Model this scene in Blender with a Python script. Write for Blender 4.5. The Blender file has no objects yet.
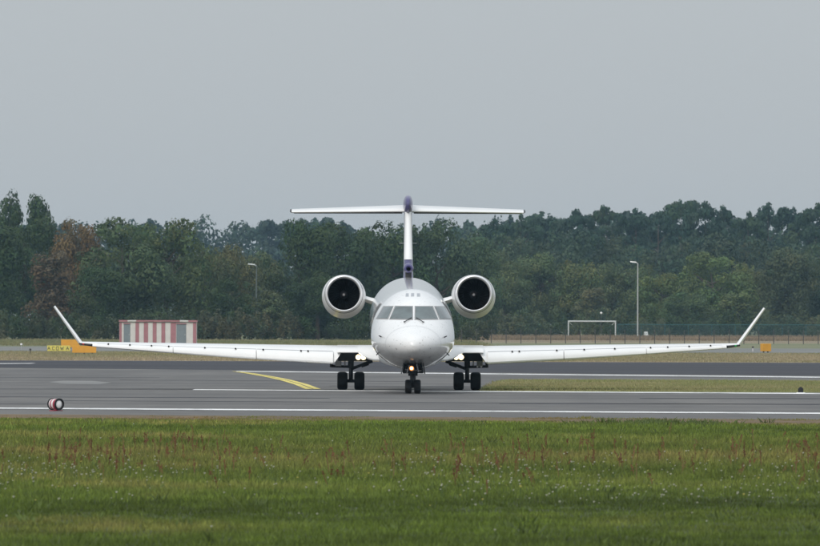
import bpy, bmesh, math, random
import numpy as np
from mathutils import Vector
from mathutils.bvhtree import BVHTree

R = math.radians
scene = bpy.context.scene
COL = scene.collection

# ------------------------------------------------------------------ camera
F, CH, HOR, ROLL = 9000.0, 2.25, 323.0, 0.0026      # focal length in photo pixels, eye height, horizon row, roll
cam_d = bpy.data.cameras.new("camera")
cam = bpy.data.objects.new("camera", cam_d); COL.objects.link(cam)
cam_d.sensor_fit = 'HORIZONTAL'; cam_d.sensor_width = 36.0
cam_d.lens = 36.0 * F / 820.0
cam_d.clip_start = 1.0; cam_d.clip_end = 20000.0
cam.location = (0, 0, CH)
pitch = math.atan((HOR - 273.0) / F)
from mathutils import Matrix
cam.rotation_euler = (Matrix.Rotation(math.pi / 2 + pitch, 3, 'X') @ Matrix.Rotation(ROLL, 3, 'Z')).to_euler()
cam_d.dof.use_dof = True; cam_d.dof.focus_distance = 288.0; cam_d.dof.aperture_fstop = 12.0
scene.camera = cam

# ------------------------------------------------------------------ sky, sun, exposure
SUN_EL, SUN_AZ = R(33), R(200)          # azimuth from +Y clockwise: behind the camera, a little to the left
world = bpy.data.worlds.new("World"); scene.world = world; world.use_nodes = True
wn, wl = world.node_tree.nodes, world.node_tree.links
wn.clear()
w_out = wn.new("ShaderNodeOutputWorld"); bg = wn.new("ShaderNodeBackground"); bg.inputs[1].default_value = 0.1
sky = wn.new("ShaderNodeTexSky"); sky.sky_type = 'NISHITA'; sky.sun_disc = False
sky.sun_elevation = SUN_EL; sky.sun_rotation = SUN_AZ; sky.air_density = 1.0; sky.dust_density = 3.0
tc = wn.new("ShaderNodeTexCoord"); sep = wn.new("ShaderNodeSeparateXYZ"); wl.new(tc.outputs['Generated'], sep.inputs[0])
cl = wn.new("ShaderNodeMapRange"); cl.inputs['From Min'].default_value = 0; cl.inputs['From Max'].default_value = 1
cl.inputs['To Min'].default_value = 1.0; cl.inputs['To Max'].default_value = 2.3    # overcast: zenith brighter than horizon
wl.new(sep.outputs['Z'], cl.inputs['Value'])
ns = wn.new("ShaderNodeTexNoise"); ns.inputs['Scale'].default_value = 2.2; ns.inputs['Detail'].default_value = 3
mp = wn.new("ShaderNodeMapping"); mp.inputs['Scale'].default_value = (1, 1, 5); wl.new(tc.outputs['Generated'], mp.inputs[0]); wl.new(mp.outputs[0], ns.inputs['Vector'])
nr = wn.new("ShaderNodeMapRange"); nr.inputs['To Min'].default_value = 0.93; nr.inputs['To Max'].default_value = 1.07; wl.new(ns.outputs[0], nr.inputs['Value'])
mm = wn.new("ShaderNodeMath"); mm.operation = 'MULTIPLY'; wl.new(cl.outputs[0], mm.inputs[0]); wl.new(nr.outputs[0], mm.inputs[1])
cloud = wn.new("ShaderNodeVectorMath"); cloud.operation = 'SCALE'; cloud.inputs[0].default_value = (4.62, 4.96, 5.22); wl.new(mm.outputs[0], cloud.inputs['Scale'])
mix = wn.new("ShaderNodeMix"); mix.data_type = 'RGBA'; mix.inputs['Factor'].default_value = 0.9
wl.new(sky.outputs[0], mix.inputs['A']); wl.new(cloud.outputs[0], mix.inputs['B'])
wl.new(mix.outputs['Result'], bg.inputs[0]); wl.new(bg.outputs[0], w_out.inputs[0])

sun_d = bpy.data.lights.new("sun", 'SUN'); sun_d.energy = 1.5; sun_d.angle = R(20); sun_d.color = (1.0, 0.95, 0.88)
sun = bpy.data.objects.new("sun", sun_d); COL.objects.link(sun)
sd = Vector((math.sin(SUN_AZ) * math.cos(SUN_EL), math.cos(SUN_AZ) * math.cos(SUN_EL), math.sin(SUN_EL)))
sun.rotation_euler = sd.to_track_quat('Z', 'Y').to_euler(); sun.location = (0, -20, 30)

vs = scene.view_settings
vs.view_transform = 'Standard'; vs.look = 'None'; vs.gamma = 1.0; vs.use_curve_mapping = False; vs.exposure = 0.12
scene.render.engine = 'CYCLES'
scene.cycles.use_denoising = True
scene.cycles.max_bounces = 6; scene.cycles.transparent_max_bounces = 12; scene.cycles.volume_bounces = 0
scene.cycles.use_adaptive_sampling = False

# ------------------------------------------------------------------ pixels to places
def gpt(px, py, z=0.0):
    """where the sight line of a photo pixel meets the ground"""
    dx = px - 410.0; dy = py - HOR - dx * ROLL
    Y = F * (CH - z) / dy
    return Vector((dx * Y / F, Y, z))
def at(px, py, Y):
    dx = px - 410.0; dy = py - HOR - dx * ROLL
    return Vector((dx * Y / F, Y, CH - dy * Y / F))

# ------------------------------------------------------------------ materials
def nodes_of(m):
    m.use_nodes = True
    return m.node_tree.nodes, m.node_tree.links, m.node_tree.nodes['Principled BSDF']
def setp(p, **k):
    names = dict(rough='Roughness', metal='Metallic', spec='Specular IOR Level', coat='Coat Weight', coatr='Coat Roughness', ior='IOR')
    for a, v in k.items(): p.inputs[names[a]].default_value = v
def plain(name, col, rough=0.5, var=0.06, scale=6.0, **k):
    m = bpy.data.materials.new(name); n, l, p = nodes_of(m)
    setp(p, rough=rough, **k)
    t = n.new("ShaderNodeTexCoord"); a = n.new("ShaderNodeTexNoise"); a.inputs['Scale'].default_value = scale; a.inputs['Detail'].default_value = 5
    l.new(t.outputs['Object'], a.inputs['Vector'])
    r = n.new("ShaderNodeMix"); r.data_type = 'RGBA'
    r.inputs['A'].default_value = (*[c * (1 - 2 * var) for c in col], 1); r.inputs['B'].default_value = (*[min(1, c * (1 + 2 * var)) for c in col], 1)
    l.new(a.outputs[0], r.inputs['Factor']); l.new(r.outputs['Result'], p.inputs['Base Color'])
    return m
def emit(name, col, s):
    m = bpy.data.materials.new(name); n, l, p = nodes_of(m)
    p.inputs['Base Color'].default_value = (*col, 1); p.inputs['Emission Color'].default_value = (*col, 1); p.inputs['Emission Strength'].default_value = s
    return m
def surface(name, stops, rough=0.85, layers=((0.02, 0.1, 0.5), (0.3, 1.0, 0.3), (3, 8, 0.2)), bump=0.0, spec=0.3):
    """ground-type surface: layered world-space noise through a colour ramp; layers are (x scale, y scale, weight)"""
    m = bpy.data.materials.new(name); n, l, p = nodes_of(m); setp(p, rough=rough, spec=spec)
    t = n.new("ShaderNodeTexCoord"); acc = None
    for sx, sy, w in layers:
        mpn = n.new("ShaderNodeMapping"); mpn.inputs['Scale'].default_value = (sx, sy, 1); mpn.inputs['Rotation'].default_value = (0, 0, 0.35)
        l.new(t.outputs['Object'], mpn.inputs[0])
        a = n.new("ShaderNodeTexNoise"); a.inputs['Scale'].default_value = 1.0; a.inputs['Detail'].default_value = 4; l.new(mpn.outputs[0], a.inputs['Vector'])
        b = n.new("ShaderNodeMath"); b.operation = 'MULTIPLY_ADD'; b.inputs[1].default_value = w
        l.new(a.outputs[0], b.inputs[0])
        if acc is None: b.inputs[2].default_value = 0
        else: l.new(acc, b.inputs[2])
        acc = b.outputs[0]
    ramp = n.new("ShaderNodeValToRGB"); e = ramp.color_ramp.elements
    while len(e) < len(stops): e.new(0.5)
    for el, (pos, c) in zip(e, stops): el.position = pos; el.color = (*c, 1)
    l.new(acc, ramp.inputs[0]); l.new(ramp.outputs[0], p.inputs['Base Color'])
    return m
def leafy(name, objcol=True, trans=0.25):
    m = bpy.data.materials.new(name); n, l, p = nodes_of(m); setp(p, rough=0.6, spec=0.25)
    a = n.new("ShaderNodeAttribute"); a.attribute_name = 'tint'
    src = a.outputs['Color']
    if objcol:
        oi = n.new("ShaderNodeObjectInfo"); mu = n.new("ShaderNodeMix"); mu.data_type = 'RGBA'; mu.blend_type = 'MULTIPLY'; mu.inputs['Factor'].default_value = 1
        l.new(src, mu.inputs['A']); l.new(oi.outputs['Color'], mu.inputs['B']); src = mu.outputs['Result']
    l.new(src, p.inputs['Base Color'])
    tr = n.new("ShaderNodeBsdfTranslucent"); l.new(src, tr.inputs[0])
    mx = n.new("ShaderNodeMixShader"); mx.inputs[0].default_value = trans
    l.new(p.outputs[0], mx.inputs[1]); l.new(tr.outputs[0], mx.inputs[2])
    l.new(mx.outputs[0], n['Material Output'].inputs[0])
    return m

M = {}
M['leaf'] = leafy('leaf'); M['grass'] = leafy('grass_blade', False)
M['bark'] = plain('bark', (0.07, 0.055, 0.04), 0.9, 0.2, 3)
M['asphalt'] = surface('asphalt', [(0.38, (0.098, 0.095, 0.094)), (0.5, (0.132, 0.128, 0.125)), (0.62, (0.180, 0.172, 0.162))], 0.8,
                       ((0.012, 0.10, 0.45), (0.30, 0.02, 0.25), (1.2, 0.5, 0.2), (9, 6, 0.1)), spec=0.15)
M['runway'] = surface('runway_asphalt', [(0.32, (0.038, 0.038, 0.044)), (0.5, (0.052, 0.052, 0.060)), (0.7, (0.075, 0.074, 0.080))], 0.75,
                      ((0.006, 0.05, 0.6), (0.1, 0.05, 0.2), (2, 2, 0.2)), spec=0.08)
M['light_patch'] = surface('patched_asphalt', [(0.35, (0.17, 0.17, 0.165)), (0.6, (0.22, 0.218, 0.21))])
M['white_line'] = surface('white_marking', [(0.38, (0.40, 0.40, 0.40)), (0.48, (0.68, 0.68, 0.67)), (0.62, (0.80, 0.80, 0.79))], 0.6, ((0.9, 0.25, 0.6), (5, 1, 0.4)))
M['yellow_line'] = surface('yellow_marking', [(0.3, (0.42, 0.35, 0.10)), (0.5, (0.68, 0.56, 0.12)), (0.7, (0.74, 0.64, 0.24))], 0.6, ((1, 0.2, 0.6), (5, 1, 0.4)))
M['soil'] = surface('meadow_soil', [(0.3, (0.030, 0.045, 0.014)), (0.5, (0.045, 0.060, 0.020)), (0.72, (0.075, 0.075, 0.030))])
M['brown_verge'] = surface('brown_verge', [(0.3, (0.075, 0.055, 0.032)), (0.5, (0.14, 0.098, 0.055)), (0.7, (0.22, 0.155, 0.08))], 0.95, ((0.3, 0.2, 0.5), (2, 1, 0.5)))
M['island'] = surface('island_turf', [(0.32, (0.12, 0.15, 0.05)), (0.5, (0.18, 0.19, 0.08)), (0.68, (0.25, 0.22, 0.12))], 0.95, ((0.05, 0.06, 0.5), (0.5, 0.3, 0.3), (3, 2, 0.2)))
M['dry'] = surface('dry_turf', [(0.34, (0.17, 0.155, 0.08)), (0.5, (0.25, 0.20, 0.13)), (0.66, (0.32, 0.25, 0.17))], 0.95, ((0.03, 0.035, 0.6), (0.4, 0.1, 0.4)))
M['far_turf'] = surface('far_turf', [(0.34, (0.11, 0.13, 0.06)), (0.5, (0.16, 0.17, 0.09)), (0.68, (0.22, 0.20, 0.12))], 0.95, ((0.02, 0.03, 0.6), (0.3, 0.1, 0.4)))
M['far_paving'] = surface('far_paving', [(0.3, (0.145, 0.15, 0.14)), (0.7, (0.21, 0.205, 0.195))], 0.9, ((0.03, 0.05, 0.6), (0.3, 0.1, 0.4)))

# ------------------------------------------------------------------ object helpers
def link(o, parent=None):
    COL.objects.link(o)
    if parent: o.parent = parent
    return o
def tag(o, label=None, cat=None, group=None, kind=None):
    if label: o['label'] = label
    if cat: o['category'] = cat
    if group: o['group'] = group
    if kind: o['kind'] = kind
    return o
def empty(name, loc=(0, 0, 0), rz=0.0):
    o = bpy.data.objects.new(name, None); o.location = loc; o.rotation_euler = (0, 0, rz); o.empty_display_size = 0.3
    return link(o)
class MB:
    """collects geometry for ONE mesh object"""
    def __init__(s): s.v, s.f = [], []
    def add(s, v, f):
        k = len(s.v); s.v += [tuple(p) for p in v]; s.f += [tuple(i + k for i in q) for q in f]; return s
    def box(s, a, b, rz=0.0):
        c = [(a[i] + b[i]) / 2 for i in range(3)]; v = []
        for z in (a[2], b[2]):
            for x, y in ((a[0], a[1]), (b[0], a[1]), (b[0], b[1]), (a[0], b[1])):
                dx, dy = x - c[0], y - c[1]
                v.append((c[0] + dx * math.cos(rz) - dy * math.sin(rz), c[1] + dx * math.sin(rz) + dy * math.cos(rz), z))
        return s.add(v, [(3, 2, 1, 0), (4, 5, 6, 7), (0, 1, 5, 4), (1, 2, 6, 5), (2, 3, 7, 6), (3, 0, 4, 7)])
    def tube(s, pts, rad, n=10, cap=True):
        pts = [Vector(p) for p in pts]; rad = rad if isinstance(rad, (list, tuple)) else [rad] * len(pts)
        v, f = [], []
        for i, p in enumerate(pts):
            d = (pts[min(i + 1, len(pts) - 1)] - pts[max(i - 1, 0)]).normalized()
            u = d.cross(Vector((0, 0, 1)) if abs(d.z) < 0.9 else Vector((1, 0, 0))).normalized(); w = d.cross(u)
            for k in range(n):
                a = 2 * math.pi * k / n; v.append(p + (u * math.cos(a) + w * math.sin(a)) * rad[i])
        for i in range(len(pts) - 1):
            for k in range(n):
                f.append((i * n + k, i * n + (k + 1) % n, (i + 1) * n + (k + 1) % n, (i + 1) * n + k))
        if cap: f.append(tuple(range(n))[::-1]); f.append(tuple((len(pts) - 1) * n + k for k in range(n)))
        return s.add(v, f)
    def loft(s, rings, cap=(True, True), close=True):
        n = len(rings[0]); v = [p for r in rings for p in r]; f = []
        for i in range(len(rings) - 1):
            for k in range(n if close else n - 1):
                f.append((i * n + k, i * n + (k + 1) % n, (i + 1) * n + (k + 1) % n, (i + 1) * n + k))
        if cap[0]: f.append(tuple(range(n))[::-1])
        if cap[1]: f.append(tuple((len(rings) - 1) * n + k for k in range(n)))
        return s.add(v, f)
    def lathe_y(s, prof, cx=0.0, n=40, cap=(False, False)):
        """rings round an axis along +Y; prof = (y, radius, z centre)"""
        rings = [[(cx + r * math.cos(2 * math.pi * k / n), y, zc + r * math.sin(2 * math.pi * k / n)) for k in range(n)] for y, r, zc in prof]
        return s.loft(rings, cap)
    def disc(s, c, r, nrm=(0, -1, 0), n=16):
        nrm = Vector(nrm).normalized(); u = nrm.cross(Vector((0.01, 0.02, 1))).normalized(); w = nrm.cross(u); c = Vector(c)
        return s.add([c + (u * math.cos(2 * math.pi * k / n) + w * math.sin(2 * math.pi * k / n)) * r for k in range(n)], [tuple(range(n))])
    def build(s, name, mat, parent=None, smooth=False, bevel=0.0, subd=0):
        me = bpy.data.meshes.new(name); me.from_pydata([tuple(p) for p in s.v], [], s.f); me.update()
        bm = bmesh.new(); bm.from_mesh(me); bmesh.ops.recalc_face_normals(bm, faces=bm.faces)
        if bevel: bmesh.ops.bevel(bm, geom=list(bm.edges), offset=bevel, segments=1, affect='EDGES', clamp_overlap=True)
        bm.to_mesh(me); bm.free()
        if smooth:
            me.polygons.foreach_set('use_smooth', [True] * len(me.polygons))
            me.set_sharp_from_angle(angle=R(40))
        me.materials.append(M[mat] if isinstance(mat, str) else mat)
        o = bpy.data.objects.new(name, me)
        return link(o, parent)
def np_mesh(name, verts, nper, tint, mat, tris=None):
    """a big mesh from numpy: verts (F, nper, 3), tint (F, 3)"""
    nf = len(verts); me = bpy.data.meshes.new(name)
    me.vertices.add(nf * nper); me.vertices.foreach_set('co', np.ascontiguousarray(verts, dtype=np.float32).ravel())
    me.loops.add(nf * nper); me.loops.foreach_set('vertex_index', np.arange(nf * nper, dtype=np.int32))
    me.polygons.add(nf); me.polygons.foreach_set('loop_start', np.arange(0, nf * nper, nper, dtype=np.int32))
    me.update(calc_edges=True)
    ca = me.color_attributes.new('tint', 'FLOAT_COLOR', 'POINT')
    c = np.ones((nf, nper, 4), np.float32); c[:, :, :3] = np.clip(tint, 0, 1)[:, None, :]
    ca.data.foreach_set('color', c.ravel())
    me.materials.append(M[mat])
    return me
def sheet(name, pts, z, mat, kind='structure', sub=1, parent=None):
    o = MB().add([(p[0], p[1], z) for p in pts], [tuple(range(len(pts)))]).build(name, mat, parent)
    return tag(o, kind=kind) if not parent else o
def ln(px0, py0, px1, py1):
    """points along a photo line, on the ground, drawn out past the frame"""
    def f(px): return gpt(px, py0 + (py1 - py0) * (px - px0) / (px1 - px0))
    return f

# ------------------------------------------------------------------ the setting: ground, paving, markings
g = MB().add([(-1600, -300, 0), (1600, -300, 0), (1600, 5200, 0), (-1600, 5200, 0)], [(0, 1, 2, 3)]).build('ground', 'far_turf'); tag(g, kind='structure')

grass_edge = ln(0, 415.0, 820, 420.5)
L1 = ln(0, 408.7, 820, 413.9); L2 = ln(196, 390.0, 820, 394.0); L3 = ln(237, 371.6, 820, 377.6)
run_far = ln(0, 360.6, 820, 363.0); run_near = ln(0, 368.0, 820, 376.0)
XA, XB = -700, 1500
ge = [grass_edge(x) for x in (XA, XB)]
sheet('meadow', [(-40, -60), (40, -60), (55, ge[1].y - 0.5), (-60, ge[0].y - 0.5)], 0.004, 'soil')
sheet('taxiway', [grass_edge(XA), grass_edge(XB), gpt(XB, 379.0 + (XB - 500) / 320), gpt(820, 371), gpt(XA, 359.5)], 0.008, 'asphalt')
sheet('runway', [run_near(XA), run_near(XB), run_far(XB), run_far(XA)], 0.012, 'runway')
sheet('brown_verge', [grass_edge(XA) - Vector((0, 14.0, 0)), grass_edge(XB) - Vector((0, 14.0, 0)), grass_edge(XB) + Vector((0, .9, 0)), grass_edge(XA) + Vector((0, .9, 0))], 0.012, 'brown_verge')
isl = [gpt(482, 391.6), gpt(487, 387), gpt(497, 382), gpt(510, 380.2), gpt(820, 381.3), gpt(XB, 383.6), gpt(XB, 397.4), gpt(820, 393.0)]
sheet('grass_island', isl, 0.012, 'island')
def stripe(name, f, x0, x1, depth, z, mat, x_mid=None):
    a, b = f(x0), f(x1)
    return sheet(name, [a + Vector((0, -depth / 2, 0)), b + Vector((0, -depth / 2, 0)), b + Vector((0, depth / 2, 0)), a + Vector((0, depth / 2, 0))], z, mat)
stripe('taxiway_edge_line', L1, XA, XB, 3.3, 0.016, 'white_line')
stripe('taxiway_side_line', L2, 194, XB, 4.2, 0.016, 'white_line')
stripe('runway_edge_line', L3, 236, XB, 6.5, 0.016, 'white_line')
stripe('runway_far_line', ln(0, 363.8, 40, 363.5), XA, 34, 6.5, 0.016, 'white_line')
sheet('asphalt_patch', [gpt(48, 382.4), gpt(66, 384.3), gpt(100, 384.6), gpt(112, 383.0), gpt(92, 381.2), gpt(64, 381.0)], 0.014, 'light_patch')
# joints and repairs across the paving
for (xa, xb, ya, yb) in ((-200, 330, 396.2, 398.6), (640, XB, 398.6, 400.0), (330, 620, 386.2, 387.6), (XA, 60, 403.4, 404.6), (120, 420, 380.2, 381.8), (XA, 210, 388.0, 389.6), (60, 820, 401.0, 405.0), (XA, 160, 377.2, 378.0), (500, XB, 404.0, 405.5)):
    f = ln(xa, ya, xb, yb); stripe('sealed_joint', f, xa, xb, 1.4, 0.011, 'runway')
# the yellow lead-off marking: two stripes that swing from the runway edge
yc = [(232, 371.6), (248, 374.0), (264, 376.9), (280, 380.4), (294, 384.6), (306, 389.6)]
for a0, a1, b0, b1 in ((0, 3.0, 0, 7.0), (3.8, 6.8, 8.6, 15.5)):
    a, b = [], []
    for i, (x, y) in enumerate(yc):
        t = i / 5; a.append(gpt(x + a0 + (b0 - a0) * t, y)); b.append(gpt(x + a1 + (b1 - a1) * t, y))
    sheet('lead_off_line', a + b[::-1], 0.016, 'yellow_line')
# beyond the runway
rf = lambda x: run_far(x) + Vector((0, 0.5, 0))
sheet('dry_verge', [rf(XA), rf(XB), gpt(XB, 353.0 + 2.8), gpt(XA, 353.0 - 2.4)], 0.004, 'dry')
sheet('far_taxiway', [gpt(XA, 352.0 - 2.8), gpt(XB, 352.0 + 2.8), gpt(XB, 347.6 + 2.8), gpt(XA, 347.6 - 2.8)], 0.008, 'far_paving')
sheet('sports_field', [gpt(440, 342.6), gpt(XB, 342.6 + 2.8), (170, 1440), (4, 1440)], 0.004, 'dry')

exec_later = []
# ------------------------------------------------------------------ the airliner
M['white_paint'] = plain('white_aircraft_paint', (0.77, 0.77, 0.765), 0.32, 0.045, 1.1, coat=0.35, coatr=0.08)
def speckle(m, scale, thr, col):
    n, l = m.node_tree.nodes, m.node_tree.links; p = n['Principled BSDF']; src = p.inputs['Base Color'].links[0].from_socket
    t = n.new("ShaderNodeTexCoord"); v = n.new("ShaderNodeTexNoise"); v.inputs['Scale'].default_value = scale; v.inputs['Detail'].default_value = 2
    l.new(t.outputs['Object'], v.inputs['Vector'])
    r = n.new("ShaderNodeMapRange"); r.inputs['From Min'].default_value = thr; r.inputs['From Max'].default_value = thr + 0.06; l.new(v.outputs[0], r.inputs['Value'])
    mx = n.new("ShaderNodeMix"); mx.data_type = 'RGBA'; l.new(r.outputs[0], mx.inputs['Factor']); l.new(src, mx.inputs['A']); mx.inputs['B'].default_value = (*col, 1)
    l.new(mx.outputs['Result'], p.inputs['Base Color'])
M['nose_paint'] = plain('fuselage_paint', (0.77, 0.77, 0.77), 0.30, 0.04, 1.6, coat=1.0, coatr=0.07); speckle(M['nose_paint'], 12, 0.645, (0.52, 0.52, 0.51))
M['lip'] = plain('inlet_lip_metal', (0.78, 0.78, 0.79), 0.32, 0.02, 3, metal=0.55)
M['navy'] = plain('navy_paint', (0.058, 0.052, 0.16), 0.3, 0.05, 2, coat=0.4)
M['grey_paint'] = plain('grey_paint', (0.42, 0.43, 0.44), 0.4, 0.05, 2)
M['dark_metal'] = plain('dark_metal', (0.035, 0.035, 0.037), 0.5, 0.2, 8, metal=0.3)
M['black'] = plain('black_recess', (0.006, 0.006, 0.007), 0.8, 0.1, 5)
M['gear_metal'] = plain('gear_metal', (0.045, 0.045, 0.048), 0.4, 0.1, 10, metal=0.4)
M['rim'] = plain('wheel_rim', (0.30, 0.30, 0.31), 0.4, 0.1, 10, metal=0.5)
M['tyre'] = plain('tyre_rubber', (0.014, 0.014, 0.015), 0.75, 0.15, 10)
M['fan'] = plain('fan_blade', (0.013, 0.013, 0.014), 0.4, 0.1, 6, metal=0.4)
M['spinner_tip'] = plain('spinner_tip_grey', (.20, .20, .21), .5)
M['spinner'] = plain('spinner_grey', (0.03, 0.03, 0.035), 0.35, 0.05, 6)
M['gasket'] = plain('window_frame', (0.30, 0.30, 0.30), 0.5, 0.05, 6)
M['glass'] = plain('cockpit_glass', (0.065, 0.09, 0.092), 0.05, 0.45, 2.6, ior=1.55, coat=0.3, coatr=0.02)
M['seam'] = plain('panel_seam', (0.36, 0.38, 0.41), 0.5, 0.03, 6)
M['lamp'] = emit('landing_light', (1.0, 0.93, 0.80), 9.0)
M['lamp_glow'] = emit('landing_glow', (1.0, 0.80, 0.45), 0.9)  # glow of the landing lights, put into an emissive disc round the core
M['warm_glow'] = emit('taxi_glow', (1.0, 0.40, 0.10), 0.8)  # orange glow of the taxi light, painted as an emissive disc
M['warm_lamp'] = emit('taxi_light', (1.0, 0.80, 0.55), 7.0)
M['red'] = plain('red_lens', (0.5, 0.03, 0.03), 0.3)
M['grn'] = plain('green_lens', (0.03, 0.35, 0.10), 0.3)

Y0 = 282.0; NX, TX = 0.115, -0.085
YAW = math.atan((NX - TX) / 34.0)
plane = tag(empty('airliner', (NX, Y0, 0), YAW), 'white twin-jet airliner with rear engines and tall T-tail taxiing towards the viewer', 'airplane')
def loc(px, py, s):
    """local airliner point of a photo pixel at distance s behind the nose tip"""
    p = at(px, py, Y0 + s); ax = NX - s * math.tan(YAW)
    return Vector((p.x - ax, s, p.z))
def AX(s): return 2.0 + (s - 4.5) * 0.0218       # the fuselage axis: the airliner stands slightly nose-down
RAD = 1.335
def interp(tab, s):
    """monotone cubic through a table"""
    x = [a for a, _ in tab]; y = [b for _, b in tab]; n = len(x); s = min(max(s, x[0]), x[-1])
    i = max(k for k in range(n - 1) if x[k] <= s)
    d = [(y[k + 1] - y[k]) / (x[k + 1] - x[k]) for k in range(n - 1)]
    def m(k):
        if k == 0: return d[0]
        if k == n - 1: return d[-1]
        return 0.0 if d[k - 1] * d[k] <= 0 else 2 * d[k - 1] * d[k] / (d[k - 1] + d[k])
    h = x[i + 1] - x[i]; t = (s - x[i]) / h
    return (2 * t**3 - 3 * t**2 + 1) * y[i] + (t**3 - 2 * t**2 + t) * h * m(i) + (3 * t**2 - 2 * t**3) * y[i + 1] + (t**3 - t**2) * h * m(i + 1)
TOP = [(0, -.36), (.03, -.26), (.1, -.17), (.25, -.07), (.5, .035), (1.0, .21), (1.6, .43), (2.0, .60), (2.4, .79), (2.8, .98), (3.2, 1.11), (3.7, 1.235), (4.2, 1.325), (4.35, RAD), (26, RAD), (29, 1.25), (31.5, 1.05), (34, .80)]
BOT = [(0, -.36), (.03, -.47), (.1, -.56), (.25, -.65), (.5, -.74), (1.0, -.84), (2.0, -.96), (3.0, -1.06), (4.5, -1.2), (7.5, -RAD), (24, -RAD), (27, -1.05), (30, -.35), (34, .35)]
HW = [(q_, RAD * (1 - max(0, 1 - q_ / 4.3) ** 2.4) ** .6) for q_ in (0, .01, .03, .06, .1, .17, .25, .37, .5, .75, 1.0, 1.3, 1.6, 2.0, 2.5, 3.0, 3.6, 4.3)] + [ (26, RAD), (29, 1.1), (32, .62), (34, .25)]
ss = sorted(set([0.004, .03, .06, .1, .17, .25, .37] + list(np.arange(0.5, 5.2, 0.15)) + list(np.arange(5.5, 34.01, 0.75))))
def smooth3(tab, s, h=0.12):
    h = min(h, s * 0.6) * .6; return (interp(tab, s - h) + 2 * interp(tab, s) + interp(tab, s + h)) / 4
NF = 72; rings = []
for s in ss:
    t, b, w = smooth3(TOP, s), smooth3(BOT, s), max(smooth3(HW, s), 0.02)
    zm = float(np.interp(s, [0, .3, 3, 7], [-.36, -.36, -.28, 0]))
    zm = min(max(zm, b + 0.02), t - 0.02)
    ring = []
    for k in range(NF):
        a = 2 * math.pi * k / NF; c, q = math.cos(a), math.sin(a)
        ring.append((w * c, s, AX(s) + zm + (t - zm if q > 0 else zm - b) * q))
    rings.append(ring)
fus_mb = MB().loft(rings)
fus = fus_mb.build('fuselage', 'nose_paint', plane, smooth=True)
bvh = BVHTree.FromPolygons([Vector(v) for v in fus_mb.v], [list(f) for f in fus_mb.f])
rotM = Matrix.Rotation(YAW, 4, 'Z'); W2L = (Matrix.Translation((NX, Y0, 0)) @ rotM).inverted()
def onfus(px, py):
    """point and normal on the fuselage skin seen at a photo pixel"""
    tgt = at(px, py, 290.0); o = W2L @ Vector((0, 0, CH)); d = (W2L @ tgt - o).normalized()
    p, nrm, _, _ = bvh.ray_cast(o, d)
    if p is None: return None, None
    if nrm.dot(d) > 0: nrm = -nrm
    return p, nrm
def pane(name, quad, off, mat, parent, nx=10, ny=6, thick=0.012):
    """a curved panel laid on the skin; quad = BL, BR, TR, TL photo pixels"""
    q = [np.array(p, float) for p in quad]; g1 = []
    for j in range(ny + 1):
        v = j / ny
        for i in range(nx + 1):
            u = i / nx; P = (q[0] * (1 - u) + q[1] * u) * (1 - v) + (q[3] * (1 - u) + q[2] * u) * v
            p, nrm = onfus(*P)
            if p is None: return None
            g1.append((p, nrm))
    top = [p + n * off for p, n in g1]; low = [p + n * (off - thick) for p, n in g1]
    k = len(top); mb = MB(); f = []
    for j in range(ny):
        for i in range(nx):
            a = j * (nx + 1) + i; f.append((a, a + 1, a + nx + 2, a + nx + 1)); f.append((a + k, a + k + nx + 1, a + k + nx + 2, a + k + 1))
    bd = [i for i in range(nx + 1)] + [j * (nx + 1) + nx for j in range(1, ny + 1)] + [ny * (nx + 1) + i for i in range(nx - 1, -1, -1)] + [j * (nx + 1) for j in range(ny - 1, 0, -1)]
    for a, b in zip(bd, bd[1:] + bd[:1]): f.append((a, b, b + k, a + k))
    return mb.add(top + low, f).build(name, mat, parent, smooth=True)
wins = [[(376.9, 318.2), (387.6, 318.6), (393.0, 306.8), (384.2, 307.0)], [(390.2, 318.8), (412.4, 319.2), (412.2, 306.9), (395.8, 306.7)],
        [(415.4, 319.2), (437.7, 318.9), (432.2, 306.9), (415.6, 306.9)], [(440.3, 318.8), (450.6, 318.6), (443.9, 307.2), (435.0, 307.0)]]
for q in wins:
    c = np.mean(np.array(q), axis=0); big = []
    for i, p in enumerate(q):
        d = np.array([0.9 * np.sign(p[0] - c[0]), 0.9 * np.sign(p[1] - c[1])]); big.append(tuple(np.array(p) + d))
    fr = pane('window_frame', big, 0.006, 'gasket', plane)
    pane('windscreen_pane', q, 0.012, 'glass', fr if fr else plane)
# wipers, probes, small marks on the skin
for px0, py0, px1, py1 in ((411.5, 318.5, 404.8, 322.6), (416.5, 318.5, 423.2, 322.8)):
    pts = []
    for i in range(5):
        p, n = onfus(px0 + (px1 - px0) * i / 4, py0 + (py1 - py0) * i / 4); pts.append(p + n * 0.03)
    MB().tube(pts, 0.013, 6).tube([pts[-1] + Vector((-.03, 0, 0)), pts[-1] + Vector((.03, 0, 0))], 0.02, 6).build('wiper', 'dark_metal', plane)
for px, py, dx in ((381.5, 336.8, -1), (444.5, 337.2, 1), (378.5, 353.0, -1), (447.5, 353.5, 1)):
    p, n = onfus(px, py)
    if p: MB().tube([p, p + n * 0.08, p + n * 0.09 + Vector((0, -0.14, 0))], [0.022, 0.018, 0.01], 8).build('pitot_probe', 'dark_metal', plane)
for px, py in ((389.8, 346.2), (397, 349), (430.5, 348.5), (446.0, 322.0), (379.5, 329.0), (424, 352), (401, 344), (420, 343)):
    p, n = onfus(px, py)
    if p: MB().disc(p + n * 0.003, 0.017, n, 10).build('skin_port', 'gasket', plane)
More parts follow.
